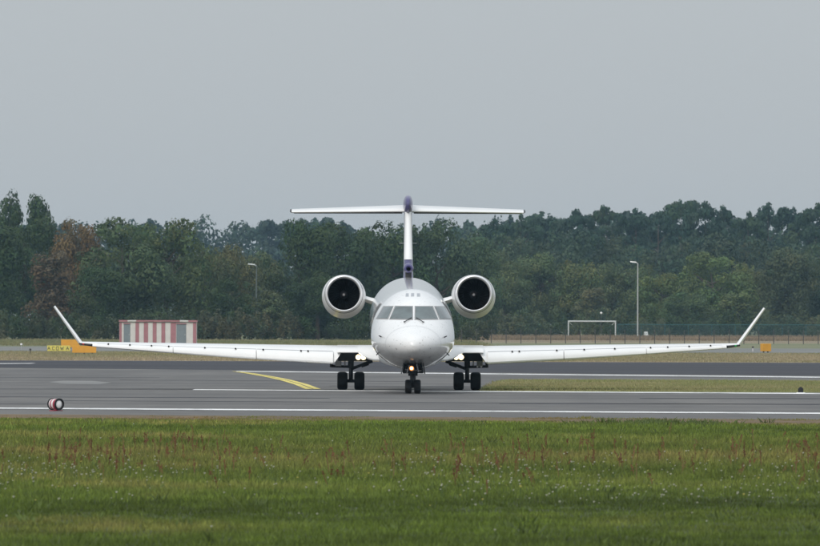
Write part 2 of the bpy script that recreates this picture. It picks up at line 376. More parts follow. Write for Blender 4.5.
for q in ([(405.6, 296.6), (408.8, 296.6), (408.8, 293.4), (406.0, 293.4)], [(411.0, 296.5), (414.2, 296.5), (414.2, 293.2), (411.2, 293.2)], [(417.0, 296.6), (420.2, 296.6), (420.0, 293.4), (417.0, 293.4)]):
    pane('roof_panel', q, 0.004, 'seam', plane, 3, 3, 0.006)
jr = []
for sj in (1.06, 1.07):
    t, b, w = smooth3(TOP, sj), smooth3(BOT, sj), smooth3(HW, sj); zm = float(np.interp(sj, [0, .3, 3, 7], [-.36, -.36, -.28, 0]))
    jr.append([((w + .003) * math.cos(2 * math.pi * k / NF), sj, AX(sj) + zm + (t - zm + .003 if k <= NF / 2 else zm - b + .003) * math.sin(2 * math.pi * k / NF)) for k in range(NF)])
MB().loft(jr, (False, False)).build('radome_joint', 'seam', plane)
# cabin windows along both sides
cw = None
for sx in (-1, 1):
    for k in range(22):
        s = 8.2 + k * 0.72; z = AX(s) + 0.38; x = sx * (RAD * math.sqrt(1 - (0.38 / RAD) ** 2) + 0.004)
        if cw is None:
            n = 12; rng = [[(d, 0.13 * math.cos(2 * math.pi * i / n), 0.19 * math.sin(2 * math.pi * i / n)) for i in range(n)] for d in (-0.012, 0.002)]
            cw = MB().loft(rng).build('cabin_window', 'glass', plane); o = cw
        else:
            o = cw.copy(); link(o)
        o.location = (x, s, z); o.rotation_euler = (0, -sx * 0.28, 0)
# belly fairing
bf = []
for s, w, zt, zb in ((12.2, .3, -.95, -1.30), (13.2, .8, -.75, -1.38), (14.5, 1.05, -.65, -1.42), (17, 1.2, -.6, -1.44), (21, 1.15, -.65, -1.42), (23.5, .8, -.8, -1.36), (25, .3, -1.0, -1.28)):
    zt, zb = AX(s) + zt, AX(s) + zb; m_ = (zt + zb) / 2; h_ = (zt - zb) / 2
    bf.append([(w * math.copysign(abs(math.cos(a)) ** 0.7, math.cos(a)), s, m_ + h_ * math.copysign(abs(math.sin(a)) ** 0.8, math.sin(a))) for a in [2 * math.pi * i / 32 for i in range(32)]])
MB().loft(bf).build('belly_fairing', 'grey_paint', plane, smooth=True)

# wings
PROF = [(0.0, .10), (.004, .25), (.02, .42), (.05, .58), (.10, .74), (.18, .88), (.28, .96), (.42, 1.0), (.65, .93), (1.0, .66), (1.0, .60), (.7, .34), (.4, .14), (.2, .03), (.08, 0.0), (.02, .02)]
def wingsec(lx, s_le, ch, zb, zt, prof=PROF):
    return [(lx, s_le + u * ch, zb + v * (zt - zb)) for u, v in prof]
LXR, LXT = 2.42, 10.66
def wing_at(a):                          # a = distance from the centre line
    t = (a - LXR) / (LXT - LXR)
    return 15.9 + t * 4.7, 4.3 + t * (1.55 - 4.3), 0.905 + t * (1.425 - 0.905) - 0.03 * math.sin(math.pi * t), 1.495 + t * (1.592 - 1.495)
for sx in (-1, 1):
    w = MB()
    secs = []
    for a in np.linspace(LXR, LXT, 10):
        s_le, ch, zb, zt = wing_at(a); sec = wingsec(sx * a, s_le, ch, zb, zt)
        if a == LXR: sec = [(sx * (2.30 + .23 * max(0, 1 - (z - zb) / (.55 * (zt - zb)))), y, z) for x, y, z in sec]
        secs.append(sec)
    wing = w.loft(secs).build('wing', 'white_paint', plane, smooth=True)
    # inner wing, thinner: no slat, the light bay and gear lie under it
    secs = []
    for a in (0.9, 1.3, 1.9, LXR):
        s_le, ch, zb, zt = wing_at(LXR); secs.append(wingsec(sx * a, s_le - (LXR - a) * 0.45, ch + (LXR - a) * .45, 1.25, 1.50 + 0.01))
    MB().loft(secs).build('inner_wing', 'white_paint', wing, smooth=True)
    # root fairing: the leading edge deepens into the body
    rf_ = []
    for a, zb, ds in ((0.7, 1.02, -1.5), (1.0, 1.00, -1.2), (1.2, 1.0, -0.95), (1.38, 1.04, -0.75), (1.52, 1.11, -0.62), (1.64, 1.19, -0.52), (1.74, 1.245, -0.44)):
        s_le, ch, _, zt = wing_at(LXR); rf_.append(wingsec(sx * a, s_le + ds, ch * .62 - ds, zb, 1.515))
    MB().loft(rf_).build('root_fairing', 'white_paint', wing, smooth=True)
    # solid black box painting in the shade of the gear bay below the inner wing
    MB().box((sx * 1.25 if sx > 0 else -2.40, 17.2, 0.98), (2.40 if sx > 0 else -1.25, 19.5, 1.26)).build('gear_bay_shade', 'black', wing)
    # end wall of the slat, painted black for the shade on it
    s_le, ch, zb, zt = wing_at(LXR)
    MB().loft([wingsec(sx * 2.29, s_le + .35, ch * .5, 1.2, zt - .06), wingsec(sx * 2.25, s_le + .45, ch * .45, 1.2, zt - .10)]).build('slat_end_shade', 'black', wing)
    # slats: three panels, proud of the wing, with a visible step on top
    for a0, a1 in ((2.56, 5.1), (5.13, 7.9), (7.93, 10.5)):
        secs = []
        for a in np.linspace(a0, a1, 4):
            s_le, ch, zb, zt = wing_at(a); T = zt - zb; k = 0.04
            o_ = [(-.03, .08), (-.028, .24), (-.012, .40), (.018, .56), (.052, .655), (.052, .60), (.02, .48), (.008, .30), (.006, .10), (.03, -.01), (.09, -.03), (.09, -.045), (.02, -.04), (-.02, .0)]
            secs.append([(sx * a, s_le + u * ch, zb + v * T) for u, v in o_])
        sl = MB().loft(secs).build('slat', 'white_paint', wing, smooth=True)
        gp = []
        for a in np.linspace(a0, a1, 4):
            s_le, ch, zb, zt = wing_at(a); T = zt - zb
            gp.append([(sx * a, s_le + u * ch, zb + v * T) for u, v in ((.056, .668), (.060, .690), (.075, .690), (.075, .64))])
        MB().loft(gp).build('slat_gap', 'seam', sl)
    for px in ((340 - 410) if 0 else [107, 129, 151, 168.5, 205, 236, 263.7, 301.5, 308.5]):
        mir = 820 - px if sx > 0 else px
        a = abs(loc(mir, 345, 18.5).x); s_le, ch, zb, zt = wing_at(a); T = zt - zb
        MB().lathe_y([(s_le + .03 * ch - 0.05, .028, zb + .655 * T), (s_le + .07 * ch + .05, .028, zb + .655 * T)], sx * a, 10, (True, True)).build('slat_port', 'black', wing)
    # tip, position light, winglet
    s_le, ch, zb, zt = wing_at(LXT)
    wl_ = []
    base = [(10.66, s_le + .25, ch - .25, zb + .07, zt), (11.1, s_le + .55, ch - .55, zb + .10, zt + .005)]
    for a, s_, c_, b_, t_ in base: wl_.append(wingsec(sx * a, s_, c_, b_, t_))
    MB().loft(wl_).build('wing_tip', 'white_paint', wing, smooth=True)
    MB().tube([(sx * 10.68, s_le + .2, zb + .05), (sx * 11.12, s_le + .42, zb + .10)], [.045, .03], 8).build('position_light', 'dark_metal', wing)
    MB().tube([(sx * 10.95, s_le + .28, zb + .085), (sx * 11.0, s_le + .3, zb + .09)], .028, 8).build('light_lens', 'red' if sx < 0 else 'grn', wing)
    w3 = []
    for q in np.linspace(0, 1, 6):
        a = 11.06 + q * 0.94; z = zt - .08 + q * 1.27; s_ = s_le + .55 + q * 0.85; c_ = (ch - .55) * (1 - .5 * q); th = 0.075 * (1 - .4 * q)
        nx_, nz_ = math.cos(R(36)), -math.sin(R(36)) * 1.0
        w3.append([(sx * (a + nx_ * th * v), s_ + u * c_, z + nz_ * th * v) for u, v in ((0, 0), (.05, .55), (.2, .9), (.5, .9), (1, .05), (1, -.05), (.5, -.9), (.2, -.9), (.05, -.55))])
    MB().loft(w3).build('winglet', 'white_paint', wing, smooth=True)
    # landing lights in the wing root
    for k in (0, 1):
        px = (358.6, 363.6)[k] if sx < 0 else (456.4, 461.4)[k]
        c = loc(px, 357.2, 15.55)
        h = MB().lathe_y([(15.62, .095, c.z), (15.60, .10, c.z), (15.75, .095, c.z), (16.2, .03, c.z)], c.x, 16, (False, True)).build('landing_light', 'dark_metal', wing, smooth=True)
        MB().disc((c.x, 15.61, c.z), .092).build('light_disc', 'lamp_glow', h); MB().disc((c.x, 15.60, c.z), .064).build('lamp_lens', 'lamp', h)  # the wider disc stands for the glow around the lamp

# engines
for sx, px in ((-1, 343.9), (1, 474.0)):
    c = loc(px, 295.6, 24.8); cx, cz = c.x, c.z; e0 = 24.8
    eng = MB().lathe_y([(e0 + .16, .640, cz + .062), (e0 + .20, .652, cz + .055), (e0 + .35, .69, cz + .025), (e0 + .7, .735, cz - .015), (e0 + 1.2, .752, cz - .03), (e0 + 2.2, .75, cz - .03), (e0 + 3.2, .66, cz), (e0 + 4.0, .52, cz + .02), (e0 + 4.05, .46, cz + .02)], cx, 56).build('engine_nacelle', 'white_paint', plane, smooth=True)
    lp = [(e0 + .16, .652, cz + .06), (e0 + .06, .635, cz + .06), (e0 + .01, .61, cz + .068), (e0, .585, cz + .068), (e0 + .02, .56, cz + .068), (e0 + .08, .545, cz + .05), (e0 + .16, .54, cz + .05)]
    MB().lathe_y([(e0 + .150, .648, cz + .060), (e0 + .155, .660, cz + .058), (e0 + .185, .660, cz + .056), (e0 + .19, .648, cz + .056)], cx, 56).build('lip_shadow_ring', 'gear_metal', eng, smooth=True)  # dark ring drawn for the shadow line between lip and nacelle
    MB().lathe_y(lp, cx, 56).build('inlet_lip', 'lip', eng, smooth=True)
    MB().lathe_y([(e0 + .16, .54, cz + .05), (e0 + .5, .545, cz + .03), (e0 + .95, .56, cz + .02)], cx, 48).build('inlet_duct', 'black', eng, smooth=True)
    fan = MB()
    for k in range(28):
        a = 2 * math.pi * k / 28
        def fp(r, da, dy): return (cx + r * math.cos(a + da), e0 + .80 + dy, cz + .03 + r * math.sin(a + da))
        fan.add([fp(.13, 0, 0), fp(.34, .04, .02), fp(.54, .10, .03), fp(.54, .30, .12), fp(.34, .24, .13), fp(.13, .30, .12)], [(0, 1, 4, 5), (1, 2, 3, 4)])
    fan.disc((cx, e0 + .97, cz + .03), .56, n=40)
    fn = fan.build('fan', 'fan', eng)
    MB().lathe_y([(e0 + .52, .004, cz + .03), (e0 + .55, .05, cz + .03), (e0 + .65, .10, cz + .03), (e0 + .82, .145, cz + .03)], cx, 24, (True, False)).build('spinner', 'spinner', fn, smooth=True)
    MB().lathe_y([(e0 + .515, .003, cz + .03), (e0 + .540, .045, cz + .03)], cx, 12, (True, False)).build('spinner_tip', 'spinner_tip', fn, smooth=True)
    # pylon
    x0, x1 = cx - sx * .60, sx * 1.05
    pr = []
    for x, z, th in ((x0, cz - .06, .10), ((x0 + x1) / 2, cz - .16, .11), (x1, cz - .24, .13)):
        pr.append([(x, e0 + 0.9 + u * 3.0, z + v * th) for u, v in ((0, 0), (.03, .6), (.15, 1), (.6, 1), (1, .1), (1, -.1), (.6, -1), (.15, -1), (.03, -.6))])
    MB().loft(pr).build('pylon', 'white_paint', plane, smooth=True)

# fin, dorsal inlet, tailplane, bullet
zf0, zf1 = 3.55, 6.28
def fin_ring(z, s0, ch, th, u0=0.0):
    P = ((0, 0), (.02, .55), (.07, .9), (.2, 1), (.5, .9), (1, .1), (1, -.1), (.5, -.9), (.2, -1), (.07, -.9), (.02, -.55))
    return [(v * th, s0 + u * ch, z) for u, v in P]
fin = MB().loft([fin_ring(3.3, 28.2, 5.2, .19), fin_ring(4.1, 29.2, 4.5, .165), fin_ring(5.2, 30.5, 3.7, .145), fin_ring(zf1, 31.7, 3.0, .135)]).build('tail_fin', 'navy', plane, smooth=True)
le = []
for z, s0, th in ((4.45, 29.6, .160), (5.2, 30.5, .148), (6.12, 31.52, .138)):
    le.append([(v * th * 1.02, s0 - .012 + u * .55, z) for u, v in ((0.0, -.1), (.0, .1), (.12, .52), (.32, .80), (.8, .93), (.8, .85), (.2, .4), (.2, -.4), (.8, -.85), (.8, -.93), (.32, -.80), (.12, -.52))])
MB().loft(le).build('fin_leading_edge', 'white_paint', fin, smooth=True)
for sx in (-1, 1):
    p = loc(408, 238, 31.0); MB().box((sx * .13 if sx > 0 else -.30, 31.25, 5.02), (.30 if sx > 0 else -.13, 31.5, 5.035)).build('fin_fence', 'grey_paint', fin)
zi = 4.14
MB().lathe_y([(27.6, .07, zi - .03), (27.55, .10, zi - .01), (27.6, .14, zi), (27.8, .172, zi), (28.6, .18, zi), (30.2, .15, zi), (31, .05, zi)], 0, 24, (False, True)).build('dorsal_inlet', 'navy', fin, smooth=True)
MB().lathe_y([(27.6, .07, zi - .03), (27.9, .065, zi - .03)], 0, 20, (False, True)).build('inlet_throat', 'black', fin)
MB().loft([[(v, s, z) for v, s in ((-.10, 27.9), (.10, 27.9), (.12, 31), (-.12, 31))] for z in (3.72, 3.99)]).build('inlet_strut', 'dark_metal', fin)
bl = []
for s, hw, zt, zb in [(a_, b_, c_ - .05, d_ - .05) for a_, b_, c_, d_ in ((31.05, .02, 6.47, 6.40), (31.15, .08, 6.60, 6.26), (31.4, .135, 6.70, 6.16), (31.9, .165, 6.755, 6.10), (32.8, .17, 6.76, 6.08), (34.2, .14, 6.66, 6.12), (35.4, .06, 6.50, 6.25), (35.8, .01, 6.42, 6.36))]:
    bl.append([(hw * math.copysign(abs(math.cos(a)) ** .8, math.cos(a)), s, (zt + zb) / 2 + (zt - zb) / 2 * math.sin(a)) for a in [2 * math.pi * i / 24 for i in range(24)]])
MB().loft(bl).build('bullet_fairing', 'navy', fin, smooth=True)
SP = [(0, .0), (.01, .35), (.05, .7), (.15, 1), (.4, 1), (1, .1), (1, -.1), (.4, -.8), (.15, -.85), (.05, -.6), (.01, -.3)]
for sx in (-1, 1):
    secs = []
    for q in np.linspace(0, 1, 6):
        a = 0.08 + q * 4.0; s0 = 32.1 + q * 2.1; ch = 2.35 - q * 1.15; th = .095 - q * .045; z0 = 6.155 - q * 0.02
        secs.append([(sx * a, s0 + u * ch, z0 + v * th + u * ch * 0.10) for u, v in SP])
    st = MB().loft(secs).build('tailplane', 'white_paint', plane, smooth=True)
    tipv = [[(sx * (a), s0 + u * ch, z0 + v * th + u * ch * .10) for u, v in SP] for a, s0, ch, th, z0 in ((4.081, 34.19, 1.21, .052, 6.135), (4.14, 34.5, .8, .035, 6.165))]
    MB().loft(tipv).build('tailplane_tip', 'dark_metal', st, smooth=True)
    lo = [[(sx * (.2 + q * 3.8), 32.1 + q * 2.1 + .12 + u * .5, 6.155 - q * .02 - (.095 - q * .045) * .92 - .012 * v + (.12 + u * .5) * .1) for u, v in ((0, 0), (0, 1), (1, 1), (1, 0))] for q in (0, 1)]
    MB().loft(lo).build('shade_strip', 'dark_metal', st)  # dark strip painting the shadow along the tailplane's lower edge

# landing gear
def wheel(cx, s, r, w, parent):
    t = MB(); n = 36
    pr = [(-w / 2, .62 * r), (-w / 2 * .98, .80 * r), (-w / 2 * .82, .93 * r), (-w / 2 * .5, .99 * r), (0, r), (w / 2 * .5, .99 * r), (w / 2 * .82, .93 * r), (w / 2 * .98, .80 * r), (w / 2, .62 * r)]
    rings = [[(cx + x, s + q * math.cos(2 * math.pi * k / n), r + q * math.sin(2 * math.pi * k / n)) for k in range(n)] for x, q in pr]
    ty = t.loft(rings, (False, False)).build('wheel', 'tyre', parent, smooth=True)
    hb = [[(cx + x, s + q * math.cos(2 * math.pi * k / n), r + q * math.sin(2 * math.pi * k / n)) for k in range(n)] for x, q in ((-w / 2 * .7, .62 * r), (-w / 2 * .9, .60 * r), (-w / 2 * .6, .2 * r), (w / 2 * .6, .2 * r), (w / 2 * .9, .60 * r), (w / 2 * .7, .62 * r))]
    MB().loft(hb, (True, True)).build('rim', 'rim', ty, smooth=True)
GS = 19.6
for sx, px in ((-1, 351.2), (1, 467.4)):
    cx = loc(px, 380, GS).x; r = .305
    leg = MB().tube([(cx, GS, 1.30), (cx, GS, .78), (cx, GS, .77), (cx, GS, .30)], [.10, .10, .075, .07], 14).build('main_gear_strut', 'gear_metal', plane, smooth=True)
    MB().tube([(cx - .33, GS, r), (cx + .33, GS, r)], .06, 10).build('axle', 'gear_metal', leg)
    for d in (-.285, .285): wheel(cx + d, GS, r, .345, leg)
    MB().tube([(cx, GS - .02, .70), (cx - sx * .35, GS - .1, .84), (cx - sx * .72, GS - .1, .98)], [.055, .05, .06], 8).build('side_brace', 'dark_metal', leg)
    MB().tube([(cx - sx * .35, GS - .12, .80), (cx - sx * .58, GS - .12, .87), (cx - sx * .62, GS - .1, .98)], [.05, .045, .04], 8).build('brace_lock', 'dark_metal', leg)
    MB().tube([(cx, GS - .05, .78), (cx + sx * .66, GS - .05, .80)], [.045, .045], 8).tube([(cx + sx * .66, GS - .05, .76), (cx + sx * .66, GS - .05, .95)], .05, 8).build('door_link', 'dark_metal', leg)
    MB().box((cx + sx * .20 - .02, GS - .5, .82), (cx + sx * .20 + .02, GS + .5, 1.14)).build('gear_door', 'grey_paint', leg)
    MB().box((cx + sx * .42 - .10, GS - .10, .80), (cx + sx * .42 + .10, GS - .06, 1.08)).build('gear_door', 'grey_paint', leg)
    MB().tube([(cx, GS - .1, .68), (cx, GS - .20, .52), (cx, GS - .1, .36)], .03, 8).build('torque_link', 'gear_metal', leg)
    MB().tube([(cx - sx*.05, GS - .09, .95), (cx - sx*.05, GS - .10, .40)], .014, 6).build('brake_hose', 'black', leg)
    for k in (0, 1):
        if sx > 0: MB().disc((cx + .34 + .13 * k, GS - .11, .79), .028).build('light_disc', 'lip', leg)
NS = 4.1; nx = loc(413.2, 380, NS).x
ng = MB().tube([(nx, NS, 1.0), (nx, NS, .62), (nx, NS, .60), (nx, NS, .22)], [.13, .13, .10, .09], 14).build('nose_gear_strut', 'gear_metal', plane, smooth=True)
MB().tube([(nx - .2, NS, .225), (nx + .2, NS, .225)], .045, 10).build('axle', 'gear_metal', ng)
for d in (-.145, .145): wheel(nx + d, NS, .225, .21, ng)
MB().tube([(nx, NS - .08, .55), (nx, NS - .17, .42), (nx, NS - .07, .28)], .028, 8).build('torque_link', 'gear_metal', ng)
MB().tube([(nx, NS - .02, .60), (nx, NS + .7, .80)], .045, 8).build('drag_brace', 'dark_metal', ng)
MB().tube([(nx - .15, NS - .02, .62), (nx + .15, NS - .02, .62)], .05, 8).build('steering_collar', 'dark_metal', ng)
bay = MB().loft([[(nx + w * math.cos(R(20 * k)), q, .66 + (h if k < 9 else 0) * max(0, math.sin(R(20 * k)))) for k in range(10)] for q, w, h in ((NS - 1.9, .30, .36), (NS - 1.4, .33, .42), (NS + .9, .33, .42))]).build('nose_gear_bay', 'black', plane)
MB().tube([(nx - .26, NS - 1.93, .78), (nx + .26, NS - 1.93, .74)], .02, 6).tube([(nx + .16, NS - 1.95, .70), (nx + .10, NS - 1.95, .95)], .022, 6).tube([(nx - .2, NS - 1.94, .68), (nx - .12, NS - 1.94, .92)], .018, 6).build('hydraulic_line', 'rim', bay)
for sx in (-1, 1):
    dr = [[(nx + sx * (.30 + k * .065 + v * .02), NS - 1.8 + u * 2.6, 1.02 - k * .38) for u, v in ((0, 0), (0, 1), (1, 1), (1, 0))] for k in (0, .5, 1)]
    MB().loft(dr).build('nose_gear_door', 'gear_metal', plane)
    MB().tube([(nx + sx * .10, NS - .05, .72), (nx + sx * .24, NS - .1, .86)], .035, 8).build('door_strut', 'dark_metal', bay)
c = loc(411.8, 368.3, NS - 2.1)
h = MB().lathe_y([(NS - 2.10, .072, c.z), (NS - 2.12, .08, c.z), (NS - 1.98, .075, c.z), (NS - 1.8, .03, c.z)], c.x, 16, (False, True)).build('taxi_light', 'dark_metal', ng, smooth=True)
MB().disc((c.x, NS - 2.105, c.z), .078).build('light_disc', 'warm_glow', h); MB().disc((c.x, NS - 2.115, c.z), .042).build('lamp_lens', 'warm_lamp', h)  # outer disc paints the warm glow, inner disc is the lamp
MB().lathe_y([(NS - 2.52, .086, c.z), (NS - 2.52, .092, c.z), (NS - 2.10, .092, c.z), (NS - 2.10, .086, c.z), (NS - 2.52, .086, c.z)], c.x, 20).build('added_hood', 'dark_metal', h)  # hood added to keep the lamp's reflection off the nose skin
MB().tube([(c.x, NS - 1.9, c.z), (nx, NS - .05, .70)], .03, 8).build('light_bracket', 'dark_metal', h)

# ------------------------------------------------------------------ airfield furniture
M['orange'] = plain('orange_board', (0.62, 0.30, 0.025), 0.55, 0.10, 2)
M['sign_yellow'] = plain('yellow_sign_face', (0.62, 0.55, 0.12), 0.5, 0.08, 3)
M['sign_black'] = plain('sign_lettering', (0.09, 0.10, 0.05), 0.6, 0.05, 3)
M['red_paint'] = plain('faded_red_paint', (0.34, 0.15, 0.17), 0.6, 0.12, 2)
M['hut_white'] = plain('faded_white_paint', (0.58, 0.56, 0.54), 0.65, 0.08, 2)
M['hut_grey'] = plain('grey_door_paint', (0.17, 0.20, 0.22), 0.5, 0.1, 2)
M['drum_red'] = plain('drum_red', (0.33, 0.03, 0.06), 0.45, 0.12, 8)
M['drum_white'] = plain('drum_white', (0.72, 0.66, 0.66), 0.5, 0.06, 8)
M['lens_white'] = plain('pale_lens', (0.80, 0.80, 0.80), 0.25, 0.03, 8)
M['galv'] = plain('galvanised_steel', (0.42, 0.44, 0.44), 0.5, 0.06, 5, metal=0.3)
M['post_dark'] = plain('dark_fence_post', (0.05, 0.048, 0.045), 0.7, 0.1, 5)
M['post_grey'] = plain('dull_steel', (.085, .105, .10), .6)
M['goal_white'] = plain('weathered_white', (0.50, 0.53, 0.53), 0.6, 0.06, 4)

def sign_board(px0, px1, pyt, pyb, label, mat, cat, rz=0.0, depth=0.18, legs=3):
    b = gpt((px0 + px1) / 2, pyb); Y = b.y; w = (px1 - px0) * Y / F; hh = (pyb - pyt) * Y / F
    r = tag(empty(cat.replace(' ', '_'), b, rz), label, cat)
    MB().box((-w / 2, -depth / 2, .10), (w / 2, depth / 2, hh)).build('panel', mat, r, bevel=0.012)
    for k in range(legs):
        x = -w / 2 + w * (k + .5) / legs; MB().box((x - .04, -.04, 0), (x + .04, .04, .11)).build('leg', 'post_dark', r)
    return r, w, hh
r_, w_, h_ = sign_board(47.5, 70.5, 345.6, 352.4, 'yellow guidance sign with dark characters beside the orange boards', 'sign_yellow', 'guidance sign')
gl = [('A', .07), ('C', .27), ('O', .44), ('W', .64), ('A', .88)]
def glyph(name, strokes, x, wd, zb, zh):
    m = MB()
    for (ax, az, bx, bz) in strokes:
        a = Vector((x + ax * wd, -.095, zb + az * zh)); b = Vector((x + bx * wd, -.095, zb + bz * zh)); d = (b - a).normalized(); p = Vector((d.z, 0, -d.x)) * .02
        m.loft([[a + p, b + p, b - p, a - p], [q + Vector((0, -.008, 0)) for q in (a + p, b + p, b - p, a - p)]])
    return m.build(name, 'sign_black', r_)
ST = {'A': [(-.5, 0, 0, 1), (0, 1, .5, 0), (-.3, .35, .3, .35)], 'C': [(.45, .9, -.3, 1), (-.4, .95, -.4, .05), (-.3, 0, .45, .1)],
      'O': [(-.4, 0, -.4, 1), (-.4, 1, .4, 1), (.4, 1, .4, 0), (.4, 0, -.4, 0)], 'W': [(-.6, 1, -.3, 0), (-.3, 0, 0, .8), (0, .8, .3, 0), (.3, 0, .6, 1)]}
for ch_, u in gl: glyph('character', ST[ch_], -w_ / 2 + u * w_, .20, .18, h_ - .26)
sign_board(72.5, 96.5, 345.8, 354.2, 'orange board low on the turf below the left wing tip', 'orange', 'board')
sign_board(61.3, 80.0, 339.6, 348.6, 'orange board standing behind the left winglet, darker at one end', 'orange', 'board')
r_, w_, h_ = sign_board(761.0, 770.8, 343.6, 352.6, 'small boxy orange board on the turf near the right winglet', 'orange', 'board', rz=0.5, depth=.4, legs=2)
r = tag(empty('edge_light', gpt(753, 351.5)), 'tiny dark topped light beside the small boxy orange board', 'light')
MB().tube([(0, 0, 0), (0, 0, .28)], .03, 8).build('stem', 'drum_white', r); MB().tube([(0, 0, .28), (0, 0, .30), (0, 0, .40), (0, 0, .43)], [.05, .08, .08, .03], 10).build('head', 'post_dark', r)
r = tag(empty('edge_light', gpt(30.5, 354.0)), 'dark headed light on a thin stem left of the yellow sign', 'light')
MB().tube([(0, 0, 0), (0, 0, .25)], .025, 8).build('stem', 'post_dark', r); MB().tube([(0, 0, .25), (0, 0, .27), (0, 0, .36), (0, 0, .39)], [.05, .08, .08, .03], 10).build('head', 'post_dark', r)
r = tag(empty('edge_light', gpt(21.5, 349.5)), 'pale headed light, farther and leftmost on the turf', 'light')
MB().tube([(0, 0, 0), (0, 0, .35)], .025, 8).build('stem', 'galv', r); MB().tube([(0, 0, .35), (0, 0, .37), (0, 0, .47), (0, 0, .50)], [.05, .10, .10, .04], 10).build('head', 'lens_white', r)
r = tag(empty('edge_light', gpt(801, 394.0)), 'black domed light on a white base at the grass island edge', 'light')
MB().tube([(0, 0, 0), (0, 0, .03), (0, 0, .05)], [.17, .17, .12], 20).build('base', 'lens_white', r)
MB().tube([(0, 0, .05), (0, 0, .16), (0, 0, .20), (0, 0, .23)], [.085, .085, .06, .015], 16).build('dome', 'black', r, smooth=True)
# the striped drum lamp
r = tag(empty('drum_lamp', gpt(56.3, 411.3), R(40)), 'red and white striped drum lamp standing by the taxiway edge line', 'marker lamp')
r.scale = (.9, .9, .9); zc = .20
bands = [(-.17, -.10, 'drum_white'), (-.10, -.05, 'drum_red'), (-.05, 0.03, 'drum_white'), (.03, .15, 'drum_red')]
for a, b, m_ in bands:   # the axis runs along local Y, the lens faces -Y
    MB().lathe_y([(-b, .145, zc), (-a, .145, zc)], 0, 28).build('band', m_, r, smooth=True)
for y in (-.155, .165):
    rg = MB(); rg.lathe_y([(y, .115, zc), (y - .02, .135, zc), (y - .012, .165, zc), (y + .02, .165, zc), (y + .02, .115, zc)], 0, 28).build('rim', 'black', r, smooth=True)
MB().lathe_y([(-.13, .117, zc), (-.15, .08, zc), (-.158, .02, zc)], 0, 24, (False, True)).build('lens', 'lens_white', r, smooth=True)
MB().lathe_y([(.16, .12, zc), (.17, .12, zc)], 0, 24, (True, True)).build('back_plate', 'drum_red', r)
MB().box((-.03, -.05, 0.025), (.03, .05, .07)).box((-.17, -.09, 0), (.17, .09, .03)).build('foot', 'drum_red', r)

# striped equipment hut
hb = gpt(157.8, 345.6); kx = hb.y / F
hut = tag(empty('equipment_hut', hb), 'low equipment hut with vertical red and white stripes behind the left wing', 'hut')
x_ = lambda z: (100 + z / 6.83 - 157.8) * kx
HH = 2.32
MB().box((x_(133), 0.0, 0), (x_(660), 2.4, HH - .02)).build('wall', 'hut_white', hut)
for a, b, m_ in ((133, 150, 'red_paint'), (150, 161, 'hut_white'), (210, 243, 'hut_white'), (243, 268, 'red_paint'), (268, 300, 'hut_white'), (300, 330, 'red_paint'), (330, 361, 'hut_white'), (361, 388, 'red_paint'),
                 (388, 420, 'hut_white'), (420, 447, 'red_paint'), (447, 483, 'hut_white'), (483, 521, 'red_paint'), (592, 636, 'hut_white'), (636, 660, 'red_paint')):
    MB().box((x_(a) + .01, -.035 if m_ == 'red_paint' else -.025, .05), (x_(b) - .01, .0, HH - .1)).build('wall_panel', m_, hut)
for a, b in ((162, 209), (522, 591)):
    d = MB().box((x_(a) + .02, -.02, .05), (x_(b) - .02, 0, HH - .25)).build('door', 'hut_grey', hut)
    MB().box((x_(b) - .16, -.06, 1.0), (x_(b) - .10, -.02, 1.12)).build('handle', 'galv', d)
    MB().box((x_(a) + .0, -.10, HH - .24), (x_(b), .0, HH - .16)).build('lintel', 'red_paint', hut)
for k in range(9):
    a, b = 130 + k * 59.4, 130 + (k + 1) * 59.4
    MB().box((x_(a) + .005, -.22, HH - .02 + .02 * (k % 2)), (x_(b) - .005, 2.6, HH + .14)).build('roof_panel', 'red_paint' if k not in (1, 7) else 'hut_white', hut)

# perimeter fence with posts and wires
fy = gpt(640, 343.9).y
fence = tag(empty('perimeter_fence', (gpt(640, 343.9).x, fy, 0)), 'wire perimeter fence with thin dark posts along the dry field', 'fence')
post0 = None; dxp = 14.85 * fy / F; fx0 = gpt(640, 343.9).x
n0, n1 = -13, 20
for k in range(n0, n1 + 1):
    if post0 is None:
        post0 = MB().box((-.045, -.045, 0), (.045, .045, 1.42)).add([(-.03, -.03, 1.40), (.03, -.03, 1.40), (.03, .30, 1.62), (-.03, .30, 1.62)], [(0, 1, 2, 3)]).build('post', 'post_dark', fence); o = post0
    else: o = link(post0.copy())
    o.parent = fence; o.location = (k * dxp, -k * dxp * 0.03, random.Random(k).uniform(-.06, 0)); o.rotation_euler = (0, random.Random(k).uniform(-.02, .02), 0)
for z in (.25, .55, .85, 1.15, 1.38):
    MB().tube([(n0 * dxp, -n0 * dxp * .03 - .06, z), (n1 * dxp, -n1 * dxp * .03 - .06, z)], .009, 4).build('wire', 'post_dark', fence)

